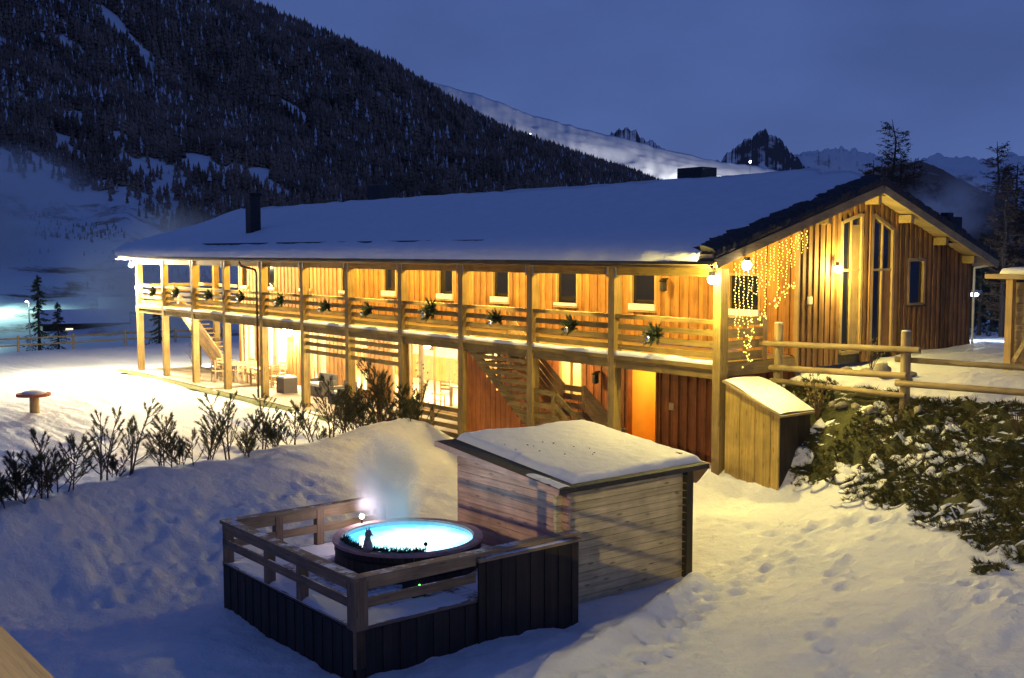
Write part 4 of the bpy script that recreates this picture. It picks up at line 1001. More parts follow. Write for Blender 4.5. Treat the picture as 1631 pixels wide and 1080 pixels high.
def wicker(label, x, y, w, d):
    t = thing("wicker_armchair", label, "armchair", (x, y, .02), "wicker terrace seats")
    box("base", x-w/2, x+w/2, y-d/2, y+d/2, .03, .42, grey_m, t); box("backrest", x-w/2, x+w/2, y+d/2-.12, y+d/2-.002, .422, .85, grey_m, t)
    for s in (-1, 1): box("armrest", x+s*(w/2-.06)-.058, x+s*(w/2-.06)+.058, y-d/2+.01, y+d/2-.122, .422, .64, grey_m, t)
    box("cushion", x-w/2+.125, x+w/2-.125, y-d/2+.02, y+d/2-.125, .423, .52, white_m, t)
wicker("dark wicker armchair with pale cushion behind a terrace post", -22.0, 2.2, 1.3, .8)
wicker("dark wicker armchair near the staircase on the terrace", -19.3, 1.6, .8, .8)
t = thing("wicker_planter", "square dark wicker planter with snow on top, next to the wicker armchair", "planter", (-23.6, 1.55, .02)); box("tub", -23.95, -23.3, 1.25, 1.85, .02, .62, grey_m, t); box("snow_cap", -23.93, -23.32, 1.27, 1.83, .622, .70, snow, t)
t = thing("log_bench", "low wooden bench heaped with firewood under the screen slats", "bench", (-20.8, 2.5, .02))
box("seat", -21.4, -20.0, 2.3, 2.7, .38, .44, furn, t)
for x in (-21.3, -20.15): box("leg", x, x+.08, 2.33, 2.67, .02, .379, furn, t)
# planter fence in front of the terrace by the mound end
tf_ = thing("low_fence", "low slatted fence left of the boarded stair cupboard", "fence", (-11, .3, 0))
for x in (-12.9, -11.4, -9.95): box("fence_post", x, x+.1, .1, .2, 0, 1.0, rail_x, tf_)
for k in range(4): box("fence_board", -12.9, -9.85, .06, .098, .12+k*.25, .26+k*.25, rail_x, tf_)
# small bare tree hung with ornaments before the lit dining window
rnd = random.Random(9); tm = MB(); om = MB()
tm.tube([(0,0,0),(.02,0,.9),(0,.02,1.9)], [.018,.013,.004], 5)
for k in range(16):
    z = .45+k*.09; a = k*2.4; L_ = .42*(1-z/2.2)+.08; e = Vector((math.cos(a)*L_, math.sin(a)*L_, z+.06)); tm.tube([(0,0,z), e], [.006,.003], 3); om.add([(e.x+v[0]*.035, e.y+v[1]*.035, e.z-.04+v[2]*.05) for v in octV], octF)
t = thing("ornament_tree", "slender bare tree with dark ornaments before the brightest dining window", "decoration tree", (-15.1, 2.3, .02)); M_ = Matrix.Translation((-15.1, 2.3, .02))
put("trunk", tm.data("trunk", twig), M_, t); put("ornaments", om.data("ornaments", needle_d), M_, t)

# ================================================================== WING BOX beside the corner post
bin_w = wood("bin_board", (.72, .50, .13), (.42, .27, .06), 'z', .2)
wb = thing("boarded_bunker", "tall boarded bin with snowy sloping lid beside the corner post", "bin", (1.0, .6, 0))
for k in range(7):
    x0 = .33+k*.213; x1 = x0+.207; zt0 = 2.70-(x0-.3)*.385; zt1 = 2.70-(x1-.3)*.385; zb = -.05
    d = .10 if k % 2 else .115
    mesh("board", [(x0,d,zb),(x1,d,zb),(x1,.16,zb),(x0,.16,zb),(x0,d,zt0),(x1,d,zt1),(x1,.16,zt1),(x0,.16,zt0)], CUBE_F, bin_w, wb)
for k in range(5): box("side_board", 1.80, 1.825, .165+k*.21, .165+k*.21+.203, -.05, 2.10, dark_z, wb)
beam("lid", (.29, .64, 2.76), (1.92, .64, 2.13), 1.20, .05, pale_x, wb)
V = []; F = []; nn = 14
for i in range(nn+1):
    for j in range(nn+1):
        u_, v_ = i/nn, j/nn; x = .33+u_*1.56; y = .07+v_*1.2; t_ = (.05+.09*v_)*(1-.7*(abs(2*u_-1)**6))*(1-.6*(abs(2*v_-1)**6))+.02*math.sin(7*u_+5*v_)
        V.append((x, y, 2.775-(x-.3)*.387+max(t_, .012)+.012))
for i in range(nn):
    for j in range(nn): F.append((i*(nn+1)+j, (i+1)*(nn+1)+j, (i+1)*(nn+1)+j+1, i*(nn+1)+j+1))
mesh("snow_cap", V, F, snow, wb, True)

# ================================================================== LOG FENCE on the bank
lf = thing("log_fence", "round log post and rail fence along the top of the bank", "fence", (3, 2, 2.4))
FP = [(.42, 1.86), (3.62, 2.02), (7.4, 2.2), (11.2, 2.2)]
tops = [4.0, 3.98, 4.0, 4.0]
for (x, y), zt in zip(FP, tops):
    zb = gz(x, y)-.3; rod("fence_post", (x, y, zb), (x, y, zt), .21, log_z, lf); ball("snow_cap", (x, y, zt), (.2, .2, .06), snow, lf)
def lrail(a, b2, za, zb_, d, ext=.12, dy=-.14):
    A = Vector((a[0], a[1]+dy, za)); B = Vector((b2[0], b2[1]+dy, zb_)); e = (B-A).normalized()*ext; rod("fence_rail", A-e, B+e, d, log_x, lf)
lrail(FP[0], FP[1], 3.52, 3.60, .13, .4); lrail(FP[0], FP[1], 2.96, 3.04, .14); lrail(FP[0], FP[1], 2.66, 2.62, .12, .1)
lrail(FP[1], FP[2], 3.36, 3.40, .12, .3, .12); lrail(FP[1], FP[2], 2.88, 2.95, .14); lrail(FP[2], FP[3], 3.36, 3.40, .12); lrail(FP[2], FP[3], 2.88, 2.9, .14)
for z in (3.55, 2.98, 2.70): rod("fence_rail", (.42, 1.8, z), (-.0, 2.3, z+.05), .11, log_x, lf)
# stones along the top of the bank and by the gable
def make_rock(seed):
    V, F = sphere_vf(12, 9, .5); rs = np.random.RandomState(seed); P = rs.randn(6, 3); P /= np.linalg.norm(P, axis=1)[:, None]; out = []
    for v in V:
        v = np.array(v); s = 1.0
        for p in P:
            d = v@p
            if d > .30: s = min(s, .30/d)
        w = v*s*1.25; out.append(tuple(w*(1+.06*math.sin(v[0]*19+seed)+.05*math.sin(v[1]*23))))
    return rawmesh("stone", out, F, rock, True)
RK = [make_rock(s) for s in range(5)]
rocks = [(.95,1.78,.18),(1.25,1.80,.2),(1.6,1.76,.24),(1.95,1.82,.22),(2.25,1.78,.30),(2.6,1.82,.24),(2.95,1.78,.34),(3.3,1.84,.22),(4.05,1.85,.24),(4.7,1.9,.2),(5.5,1.95,.3),(1.1,3.6,.3),(1.5,3.9,.36),(1.95,3.75,.62),(2.3,3.5,.42),(2.75,3.4,.34),(2.5,3.95,.4),(1.2,4.25,.25)]
for i, (x, y, s) in enumerate(rocks):
    o = bpy.data.objects.new("stone", RK[i % 5]); COL.objects.link(o); o.location = (x, y, gz(x, y)+s*.02); o.rotation_euler = (random.uniform(0, .5), random.uniform(0, .5), random.uniform(0, 6)); o.scale = (s*.95, s*.75, s*.6)
    tag(o, f"rounded stone at the bank top, {ORD[i]} of those behind the log rails" if i < 11 else f"grey boulder in the snow before the gable, {ORD[i-11]} from the corner", "stone", "stones on the bank")
# planting on the bank: low evergreen sprays
rnd = random.Random(21); gm_ = MB(); cnt = 0
xs_ = np.array([rnd.uniform(.7, 11.5) for _ in range(17000)]); ys_ = np.array([rnd.uniform(-4.2, 2.6) for _ in range(17000)])
vm_ = veg_mask(xs_, ys_); zs_ = ground_h(xs_, ys_); cl = fbm(xs_*1.5, ys_*1.5, 3, 91)
for x, y, z, v, c in zip(xs_, ys_, zs_, vm_, cl):
    if v < .55 or c < .33 or (x < 1.95 and y < 1.25): continue
    d = Vector((rnd.uniform(-.7, .7), -.55+rnd.uniform(-.5, .5), rnd.uniform(.15, .8)))
    tuft(gm_, (x, y, z), d, 9, rnd.uniform(.08, .17), .009, .9, rnd); cnt += 1
gc_m, nt, b, = newmat("bank_evergreen")
g = N(nt, "ShaderNodeNewGeometry"); n = N(nt, "ShaderNodeTexNoise", Scale=2.3, Detail=5.0); nt.links.new(g.outputs["Position"], n.inputs["Vector"])
r2 = ramp(nt, [(.3, (.035, .04, .014)), (.5, (.085, .085, .022)), (.62, (.14, .115, .03)), (.75, (.13, .075, .03))]); nt.links.new(n.outputs["Fac"], r2.inputs[0]); nt.links.new(r2.outputs[0], b.inputs["Base Color"]); b.inputs["Roughness"].default_value = .8
o = gm_.obj("ground_cover", gc_m); tag(o, "dark evergreen ground cover growing over the bank", "ground cover", None, "stuff")
# pillows of snow caught in the planting
rnd = random.Random(77); sp_ = MB(); Vs, Fs_ = sphere_vf(10, 4, 1.0)
xs_ = np.array([rnd.uniform(.7, 11.5) for _ in range(1500)]); ys_ = np.array([rnd.uniform(-4.2, 2.3) for _ in range(1500)]); vm_ = veg_mask(xs_, ys_); cl = fbm(xs_*.9+9, ys_*.9, 3, 97)
for x, y, v, c in zip(xs_, ys_, vm_, cl):
    if v < .35 or c < .53+.10*(y > .9) or (x < 1.95 and y < 1.25): continue
    a = rnd.uniform(.07, .24); b2 = a*rnd.uniform(.25, .55); th = rnd.uniform(-.5, .5); h_ = rnd.uniform(.012, .03); ct, st_ = math.cos(th), math.sin(th); p1, p2 = rnd.uniform(0, 6), rnd.uniform(0, 6)
    px_ = np.array([x+(q[0]*a*ct-q[1]*b2*st_)*(1+.18*math.sin(4*q[0]+p1)) for q in Vs]); py_ = np.array([y+(q[0]*a*st_+q[1]*b2*ct)*(1+.18*math.sin(4*q[1]+p2)) for q in Vs])
    pz_ = ground_h(px_, py_)+.03+np.array([q[2]*h_ for q in Vs]); sp_.add(list(zip(px_, py_, pz_)), Fs_)
o = sp_.obj("bank_snow", snow, None, True); tag(o, "small pillows of snow caught in the bank planting", "snow", None, "stuff")
# dry shrub at the fence and grasses by the post
def dry_shrub(label, x, y, h, n, seed, leafy=True):
    rnd = random.Random(seed); m = MB(); f = MB()
    for k in range(n):
        a = rnd.uniform(0, 6.28); e = Vector((math.cos(a)*h*.55*rnd.random(), math.sin(a)*h*.55*rnd.random(), h*rnd.uniform(.5, 1))); mid = e*.5+Vector((0,0,h*.12))
        m.tube([(0,0,-.05), mid, e], [.008,.006,.003], 3)
        if leafy:
            for q in range(3): tuft(f, mid.lerp(e, q*.45), (0,0,1), 4, .06, .016, 1.3, rnd)
    t = thing("dry_shrub", label, "shrub", (x, y, gz(x, y))); M_ = Matrix.Translation((x, y, gz(x, y)))
    put("stems", m.data("stems", twig), M_, t)
    if leafy: put("leaves", f.data("leaves", dry_m), M_, t)
dry_shrub("twiggy dry shrub in front of the log rails between the two near posts", 1.75, 1.55, 1.05, 26, 31)
dry_shrub("dry seed heads standing before the gable between its tall windows", 1.1, 4.6, .8, 12, 32)
dry_shrub("thin dry grass clump on the bank right of the second fence post", 6.3, 1.6, .7, 22, 33, False)
dry_shrub("small dry shrub at the foot of the second fence post", 3.75, 1.5, .6, 14, 34)
dry_shrub("bare shrub in the snow beyond the far end stair", -37.5, 3.5, 1.4, 20, 35, False)

# ================================================================== SHED at the right edge
sh = thing("garden_shed", "small yellow timber shed with snowy roof at the right edge", "shed", (5.2, 7.2, 2.85))
zb = 2.75
for k in range(13): box("wall_board", 3.72, 6.6, 6.40-(.012 if k % 2 else 0), 6.46, zb+.05+k*.165, zb+.05+k*.165+.158, pale_x, sh)
for k in range(13): box("side_board", 3.70+(.012 if k % 2 else 0), 3.76, 6.47, 8.9, zb+.05+k*.165, zb+.05+k*.165+.158, pale_y, sh)
box("corner_post", 3.62, 3.78, 6.14, 6.30, zb-.2, 5.02, pale_z, sh); box("corner_post", 6.6, 6.76, 6.14, 6.30, zb-.2, 5.02, pale_z, sh)
beam("brace", (3.82, 6.22, zb+.35), (4.75, 6.22, zb+1.95), .08, .1, pale_x, sh)
box("roof", 3.3, 7.1, 5.75, 9.2, 5.03, 5.14, pale_x, sh); 
V, F = sphere_vf(16, 8, 1.0); V = [(5.2+1.87*math.copysign(abs(v[0])**.35, v[0]), 7.48+1.70*math.copysign(abs(v[1])**.35, v[1]), 5.145+.17*max(0, v[2])**.4) for v in V]
mesh("snow_cap", V, F, snow, sh, True)

# ================================================================== HOT TUB DECK
dk = thing("tub_deck", "raised timber deck with railing round the steaming hot tub", "deck", (1.1, -9.2, -.4))
DX0, DX1, DY0, DY1, DZ = -1.08, 3.36, -11.32, -7.12, .33
for k in range(31):
    x0 = DX0+k*(DX1-DX0)/31; box("floor_plank", x0, x0+(DX1-DX0)/31-.008, DY0+.02, DY1+.02 if x0 < 3.2 else DY1, DZ-.05, DZ+random.uniform(-.002, .002), deck_p, dk)
for k in range(30):
    x0 = DX0+.03+k*.145; box("skirt_board", x0, x0+.138, DY0-(.012 if k % 2 else 0), DY0+.018, -.55, DZ-.055, dark_z, dk)
for k in range(28):
    y0 = DY0+.02+k*.147; box("skirt_board", DX1-.02, DX1+(.012 if k % 2 else 0), y0, y0+.14, -.55, DZ-.055, dark_z, dk)
for k in range(28):
    y0 = DY0+.02+k*.147; box("skirt_board", DX0, DX0+.02, y0, y0+.14, -.5, DZ-.055, dark_z, dk)
# left end shelf of the deck
box("floor_edge", DX0-.22, DX0-.002, DY0+.1, DY1, DZ-.14, DZ-.06, deck_ry, dk)
rod("shelf_leg", (DX0-.18, DY0+.15, -.5), (DX0-.18, DY0+.15, DZ-.14), .03, black_m, dk)
# tall boarded screen on the hut side of the front railing
for k in range(14):
    y0 = -9.16+k*.147; box("screen_board", DX1+.014, DX1+.04+(.012 if k % 2 else 0), y0, y0+.14, -.5, .92, dark_z, dk)
box("screen_cap", DX1-.03, DX1+.09, -9.18, -7.08, .921, .965, deck_ry, dk)
RT = 1.06
def dpost(x, y, z1=RT-.06): box("rail_post", x-.07, x+.07, y-.07, y+.07, DZ+.003, z1, deck_z, dk)
for x in (DX0+.1, .58, 1.68): dpost(x, DY0+.07)
box("rail_post", DX1-.22, DX1, DY0, DY0+.22, DZ-.6, RT-.062, deck_z, dk)
for y in (-10.30, -9.48): dpost(DX0+.07, y)
box("rail_post", DX0, DX0+.16, -8.28, -8.10, DZ, RT-.02, deck_z, dk)
dpost(DX1-.07, -7.18)
box("top_rail", DX0-.02, DX1+.03, DY0-.03, DY0+.17, RT-.06, RT, deck_rx, dk)
box("top_rail", DX1-.17, DX1+.03, DY0+.172, -7.05, RT-.06, RT, deck_ry, dk)
box("top_rail", DX0-.02, DX0+.16, DY0+.172, -8.29, RT-.06, RT, deck_ry, dk)
box("side_rail", DX0+.02, DX1-.23, DY0+.0, DY0+.04, RT-.20, RT-.062, deck_rx, dk)
box("side_rail", DX1-.04, DX1-.0, DY0+.225, -9.18, RT-.20, RT-.062, deck_ry, dk)
box("side_rail", DX0+.09, DX0+.13, DY0+.17, -8.29, RT-.22, RT-.062, deck_ry, dk)
box("mid_rail", DX0+.02, DX1-.23, DY0+.0, DY0+.04, .60, .74, deck_rx, dk)
box("mid_rail", DX1-.04, DX1-.0, DY0+.225, -9.18, .60, .74, deck_ry, dk)
box("mid_rail", DX0+.09, DX0+.13, DY0+.17, -8.29, .58, .72, deck_ry, dk)
# drifted snow along the deck edges
def drift(name, parent, x0, x1, y0, y1, z, h, nx_, ny_, seed, mat=snow):
    X, Y = np.meshgrid(np.linspace(x0, x1, nx_), np.linspace(y0, y1, ny_), indexing='xy'); u_ = (X-x0)/(x1-x0); v_ = (Y-y0)/(y1-y0)
    e = (1-np.abs(2*u_-1)**4)*(1-np.abs(2*v_-1)**4); Z = z-.012+(h*e*(.25+1.1*fbm(X*2.4, Y*2.4, 3, seed)))
    ii = np.arange(X.size).reshape(X.shape); F = np.stack([ii[:-1,:-1], ii[:-1,1:], ii[1:,1:], ii[1:,:-1]], -1).reshape(-1, 4)
    return put(name, npmesh(name, np.stack([X.ravel(), Y.ravel(), Z.ravel()], -1), F, mat, True), None, parent)
drift("snow_drift", dk, DX0+.05, DX1-.25, DY0+.01, DY0+.5, DZ, .06, 60, 14, 3); drift("snow_drift", dk, DX1-.6, DX1-.02, DY0+.2, -9.2, DZ, .07, 16, 40, 5)
drift("snow_drift", dk, DX0, -.2, -11.2, -8.3, DZ, .05, 24, 50, 8); drift("snow_drift", dk, 2.25, 3.2, -9.0, -7.1, DZ, .04, 24, 40, 9)
drift("snow_drift", dk, DX1-.02, DX1+.08, -9.15, -7.1, .962, .05, 8, 40, 12)
# ---- the tub
TC = (1.02, -8.88); TR = 1.14; TZ = .80
tub = thing("hot_tub", "round wooden hot tub full of glowing turquoise water", "hot tub", (TC[0], TC[1], DZ))
def ringmesh(name, r0, r1, z0, z1, mat, parent, n=64):
    V = []; F = []
    for k in range(n):
        a = 2*math.pi*k/n; c_, s_ = math.cos(a), math.sin(a)
        V += [(TC[0]+r*c_, TC[1]+r*s_, z) for r, z in ((r0,z0),(r1,z0),(r1,z1),(r0,z1))]
    for k in range(n):
        q = (k+1) % n
        for i in range(4): F.append((4*k+i, 4*q+i, 4*q+(i+1) % 4, 4*k+(i+1) % 4))
    return mesh(name, V, F, mat, parent)
nst = 44
for k in range(nst):
    a = 2*math.pi*k/nst; M_ = Matrix.Translation((TC[0]+(TR+.07)*math.cos(a), TC[1]+(TR+.07)*math.sin(a), (DZ+TZ)/2-.02)) @ Matrix.Rotation(a, 4, 'Z') @ Matrix.Diagonal((.05, 2*math.pi*(TR+.07)/nst*.95, TZ-DZ-.04, 1))
    put("stave", shared('cube', tub_w), M_, tub)
ringmesh("rim", TR-.01, TR+.14, TZ-.03, TZ+.02, hut_x, tub)
for z in (.45, .66): ringmesh("hoop", TR+.094, TR+.11, z-.02, z+.02, black_m, tub)
ringmesh("liner", TR-.03, TR-.012, DZ+.02, TZ-.01, white_m, tub)
wmat, nt, b = newmat("painted_glow_water"); g = N(nt, "ShaderNodeNewGeometry"); lk = nt.links.new
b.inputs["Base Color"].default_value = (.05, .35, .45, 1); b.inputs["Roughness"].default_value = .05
# painted glow standing for two underwater lamps, deeper turquoise towards the staves
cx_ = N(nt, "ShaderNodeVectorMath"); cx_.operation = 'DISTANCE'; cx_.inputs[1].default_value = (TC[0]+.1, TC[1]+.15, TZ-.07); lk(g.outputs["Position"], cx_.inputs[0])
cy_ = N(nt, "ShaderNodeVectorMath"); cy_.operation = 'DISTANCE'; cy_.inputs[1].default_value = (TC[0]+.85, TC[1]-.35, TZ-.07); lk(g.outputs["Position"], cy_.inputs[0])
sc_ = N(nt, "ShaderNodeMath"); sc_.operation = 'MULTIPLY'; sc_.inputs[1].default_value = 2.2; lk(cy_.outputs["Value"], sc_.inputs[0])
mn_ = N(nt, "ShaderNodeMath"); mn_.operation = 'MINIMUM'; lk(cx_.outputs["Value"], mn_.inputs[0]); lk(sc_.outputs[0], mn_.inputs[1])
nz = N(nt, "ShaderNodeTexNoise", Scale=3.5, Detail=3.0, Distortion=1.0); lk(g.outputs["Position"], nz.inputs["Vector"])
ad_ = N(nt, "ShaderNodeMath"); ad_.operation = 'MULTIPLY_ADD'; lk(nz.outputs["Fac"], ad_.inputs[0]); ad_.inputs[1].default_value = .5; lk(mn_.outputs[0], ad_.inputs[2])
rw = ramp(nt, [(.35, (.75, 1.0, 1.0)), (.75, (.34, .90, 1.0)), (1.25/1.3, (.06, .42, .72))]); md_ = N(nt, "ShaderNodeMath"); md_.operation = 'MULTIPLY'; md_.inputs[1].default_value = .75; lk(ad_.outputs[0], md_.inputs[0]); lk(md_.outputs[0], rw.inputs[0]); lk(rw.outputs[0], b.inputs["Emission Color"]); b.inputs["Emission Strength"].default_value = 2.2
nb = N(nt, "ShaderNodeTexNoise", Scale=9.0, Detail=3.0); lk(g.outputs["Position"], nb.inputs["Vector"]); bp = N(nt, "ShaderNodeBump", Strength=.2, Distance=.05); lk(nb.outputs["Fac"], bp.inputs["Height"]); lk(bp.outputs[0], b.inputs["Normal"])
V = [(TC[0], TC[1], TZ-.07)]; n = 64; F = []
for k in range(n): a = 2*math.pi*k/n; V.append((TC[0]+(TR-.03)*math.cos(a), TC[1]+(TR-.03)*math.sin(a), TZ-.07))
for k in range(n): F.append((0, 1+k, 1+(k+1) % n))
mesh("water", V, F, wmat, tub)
# globe light, pine garland, animal figurine and lantern spike on the rim
t = thing("globe_light", "small glowing white globe light on the far rim of the tub", "lamp", (TC[0]-1.1, TC[1]-.55, TZ+.02)); gx_, gy_ = TC[0]+1.24*math.cos(R(188)), TC[1]+1.24*math.sin(R(188))
rod("stem", (gx_, gy_, TZ+.02), (gx_, gy_, TZ+.10), .03, black_m, t); ball("globe", (gx_, gy_, TZ+.14), .085, coldglass, t); light("globe_light_source", (gx_-.02, gy_+.0, TZ+.29), 13, (1.0, .78, .88), .05, t)
gr = MB(); rnd = random.Random(44); gs = MB(); arc = []
for k in range(46):
    a = R(-116+k*2.1); r = TR-.06+rnd.uniform(-.03, .03); p = Vector((TC[0]+r*math.cos(a), TC[1]+r*math.sin(a), TZ+.02)); arc.append(p)
    for q in range(3): tuft(gr, p, (rnd.uniform(-1, 1), rnd.uniform(-1, 1), rnd.uniform(.2, 1)), 9, .10, .010, .9, rnd)
gs.tube(arc, .012, 4)
t = thing("pine_garland", "dark pine garland laid along the near rim of the tub", "garland", (TC[0], TC[1]-TR, TZ)); gs.obj("cord", twig, t); gr.obj("needles", needle_d, t)
fa = R(-146); fx, fy = TC[0]+(TR-.10)*math.cos(fa)+.12, TC[1]+(TR-.10)*math.sin(fa)+.05
fx, fy = TC[0]+(TR+.03)*math.cos(R(-67)), TC[1]+(TR+.03)*math.sin(R(-67))
t = thing("fox_figurine", "small pointed-eared animal figurine sitting in the garland on the tub rim", "figurine", (fx, fy, TZ))
V, F = sphere_vf(14, 10, 1.0)
def blob(nm, c, s, mat, rot=None):
    M_ = Matrix.Translation(c) @ (rot or Matrix.Identity(4)) @ Matrix.Diagonal((*s, 1)); return put(nm, shared('ball', mat), M_, t)
bdm = MB()
prof = [(.02,.0),(.075,.015),(.085,.07),(.075,.14),(.055,.20),(.045,.235),(.055,.26),(.062,.295),(.05,.335),(.02,.36)]
Vb = []
for j, (r, z) in enumerate(prof):
    hx = .03*max(0, (z-.2)/.16)
    for k in range(14): a = 2*math.pi*k/14; Vb.append((fx+hx*.8+r*math.cos(a)*(1.0), fy+hx*.3+r*.9*math.sin(a), TZ+.02+z))
Fb = [(j*14+k, j*14+(k+1) % 14, (j+1)*14+(k+1) % 14, (j+1)*14+k) for j in range(len(prof)-1) for k in range(14)]
mesh("body", Vb, Fb, fur_m, t, True)
mesh("muzzle", *[( [(fx+.05,fy-.02,TZ+.30),(fx+.06,fy+.05,TZ+.30),(fx+.05,fy+.02,TZ+.345),(fx+.135,fy+.045,TZ+.29)], [(0,1,2),(0,3,1),(1,3,2),(2,3,0)] )][0], pale_fur, t)
for s in (-1, 1):
    ex, ey = fx+.02-s*.018, fy+s*.035
    mesh("ear", [(ex-.025,ey-.012,TZ+.34),(ex+.02,ey-.012,TZ+.35),(ex,ey+.015,TZ+.345),(ex-.01,ey,TZ+.43)], [(0,1,3),(1,2,3),(2,0,3),(0,2,1)], fur_m, t)
blob("chest", (fx+.045, fy+.0, TZ+.13), (.10, .11, .18), pale_fur)
t = thing("lantern_spike", "thin spike with a dark round head by the bright spot in the tub", "ornament", (2.13, -9.27, TZ)); rod("stem", (2.13, -9.27, TZ), (2.13, -9.27, TZ+.13), .012, black_m, t); ball("head", (2.13, -9.27, TZ+.16), .07, black_m, t)
t = thing("control_box", "black control box with a tiny green light beside the tub", "control box", (2.55, -9.75, DZ)); box("case", 2.4, 2.7, -9.9, -9.65, DZ, .62, black_m, t); ball("indicator", (2.705, -9.78, .52), .025, emit("green_indicator", (.2, 1, .2), 6), t)

# ================================================================== SERVICE HUT behind the tub
hut = thing("log_hut", "small notched-plank hut with a thick snow cap beside the tub", "hut", (1.45, -5.5, -.4))
HX0, HX1, HY0, HY1 = -.03, 2.85, -6.98, -3.95
ph = .138
def hz(x): return 1.98-(x-HX0)*.098     # underside of the roof
k = 0; z = -.40
while z < 1.95:
    z1 = z+ph-.008
    if z1 < hz(HX1)-.02: box("wall_plank", HX1-.07+random.uniform(-.004, .004), HX1+random.uniform(-.003, .003), HY0-.13, HY1+.13, z, z1, hut_y, hut)
    xe = min(HX1+.13, HX0+(1.98-z1)/.098) if z1 > hz(HX1) else HX1-.072
    if z1 < hz(HX0): 
        box("wall_plank", HX0-.13, xe if xe < HX1-.072 else HX1-.072, HY0+random.uniform(-.003, .003), HY0+.07, z, z1, hut_x, hut)
        box("wall_plank", HX0-.13, HX1-.072, HY1-.07, HY1, z, z1, hut_x, hut)
        box("wall_plank", HX0, HX0+.07, HY0+.072, HY1-.072, z, z1, hut_y, hut)
        if z1 < hz(HX1)-.02: box("log_end", HX1+.004, HX1+.13, HY0+.0, HY0+.068, z+.01, z1-.01, hut_x, hut); box("log_end", HX1+.004, HX1+.10, HY1-.068, HY1-.0, z+.01, z1-.01, dark_z, hut)
    z += ph
box("corner_board", HX1+.131, HX1+.15, HY1-.10, HY1+.06, -.42, 1.62, dark_z, hut)
hr = mesh("roof", [(x, y, hz(x)+t) for x in (HX0-.32, HX1+.32) for y in (HY0-.35, HY1+.3) for t in (.004, .09)], [(0,1,3,2),(4,6,7,5),(0,4,5,1),(2,3,7,6),(0,2,6,4),(1,5,7,3)], dark_w, hut)
for nm, p, q in (("fascia", (HX0-.33, HY0-.365, hz(HX0-.33)+.04), (HX1+.33, HY0-.365, hz(HX1+.33)+.04)), ("fascia", (HX0-.33, HY1+.315, hz(HX0-.33)+.04), (HX1+.33, HY1+.315, hz(HX1+.33)+.04))): beam(nm, p, q, .028, .10, hut_x, hr)
# thick snow slab with steep rounded edge set back from the eaves
xs = np.linspace(HX0-.27, HX1+.16, 60); ys = np.linspace(HY0+.08, HY1+.28, 60); X, Y = np.meshgrid(xs, ys, indexing='xy')
ex = np.minimum((X-xs[0]), (xs[-1]-X)); ey = np.minimum(Y-ys[0], ys[-1]-Y); e = np.minimum(ex, ey)
th = .12*np.clip(1-(1-np.clip(e/(.10+.10*fbm(X*1.5, Y*1.5, 2, 12)), 0, 1))**2.3, 0, 1)*(.6+.75*fbm(X*.8, Y*.8, 3, 6)) + (fbm(X*5, Y*5, 3, 7)-.5)*.025*np.clip(e/.1, 0, 1)
th = th*(.18+.82*sstep(.30, .46, fbm(X*1.4+3, Y*1.4, 4, 8)+.55*np.clip((Y-ys[0]-.15)/.9, 0, 1)+.25*np.clip((xs[-1]-X-.9)/1.2, 0, 1)-.1)); Z = 1.98-(X-HX0)*.098+.092+np.maximum(th, 0)
ii = np.arange(X.size).reshape(X.shape); Fs = np.stack([ii[:-1,:-1], ii[:-1,1:], ii[1:,1:], ii[1:,:-1]], -1).reshape(-1, 4)
put("snow_cap", npmesh("snow_cap", np.stack([X.ravel(), Y.ravel(), Z.ravel()], -1), Fs, snow, True), None, hr)
dm = MB(); rnd = random.Random(55)
for _ in range(14):
    x = rnd.gauss(1.3, .7); y = rnd.gauss(-6.1, .5)
    if not (.1 < x < 2.7 and -6.8 < y < -4.3): continue
    j = int(round((x-xs[0])/(xs[-1]-xs[0])*59)); i_ = int(round((y-ys[0])/(ys[-1]-ys[0])*59)); z = Z[i_, j]+.006; r = rnd.uniform(.004, .014)
    dm.box(x-r, x+r*rnd.uniform(.5, 2), y-r*.6, y+r*.6, z-.004, z+.006)
dm.obj("fallen_needles", dark_w, hr)["kind"] = "stuff"
# patch of thin snow on the bare front corner of the roof
xs = np.linspace(HX1-.75, HX1+.27, 30); ys = np.linspace(HY0-.33, HY0-.03, 16); X, Y = np.meshgrid(xs, ys, indexing='xy'); Z = 1.98-(X-HX0)*.098+.085+.05*fbm(X*4, Y*4, 3, 2)*np.sin(np.pi*(Y-ys[0])/(ys[-1]-ys[0]))*np.clip((X-xs[0])*2, 0, 1)
ii = np.arange(X.size).reshape(X.shape); Fs = np.stack([ii[:-1,:-1], ii[:-1,1:], ii[1:,1:], ii[1:,:-1]], -1).reshape(-1, 4)
put("snow_patch", npmesh("snow_patch", np.stack([X.ravel(), Y.ravel(), Z.ravel()], -1), Fs, snow, True), None, hr)

# ================================================================== FIELD THINGS, left
def at_az(az, d): a = R(az); return CAM[0]+d*math.cos(a), CAM[1]+d*math.sin(a)
t = thing("stump_table", "round red-rimmed table on a stump out on the lit snow", "table", (-25.2, -7.7, -.2)); zt = gz(-25.2, -7.7)
rod("stump", (-25.2, -7.7, zt-.1), (-25.2, -7.7, zt+.62), .34, log_z, t)
V = []; F = []; n = 28
for k in range(n): a = 2*math.pi*k/n; r = .58*(1+.05*math.sin(3*a)); V += [(-25.2+r*math.cos(a), -7.7+r*math.sin(a), zt+.62), (-25.2+r*math.cos(a), -7.7+r*math.sin(a), zt+.72)]
for k in range(n): q = (k+1) % n; F.append((2*k, 2*q, 2*q+1, 2*k+1))
F.append(tuple(2*k+1 for k in range(n))); F.append(tuple(2*k for k in range(n))[::-1]); mesh("disc", V, F, red_m, t)
put("snow_cap", shared('ball', snow), Matrix.Translation((-25.2, -7.7, zt+.73)) @ Matrix.Diagonal((.85, .85, .22, 1)), t)
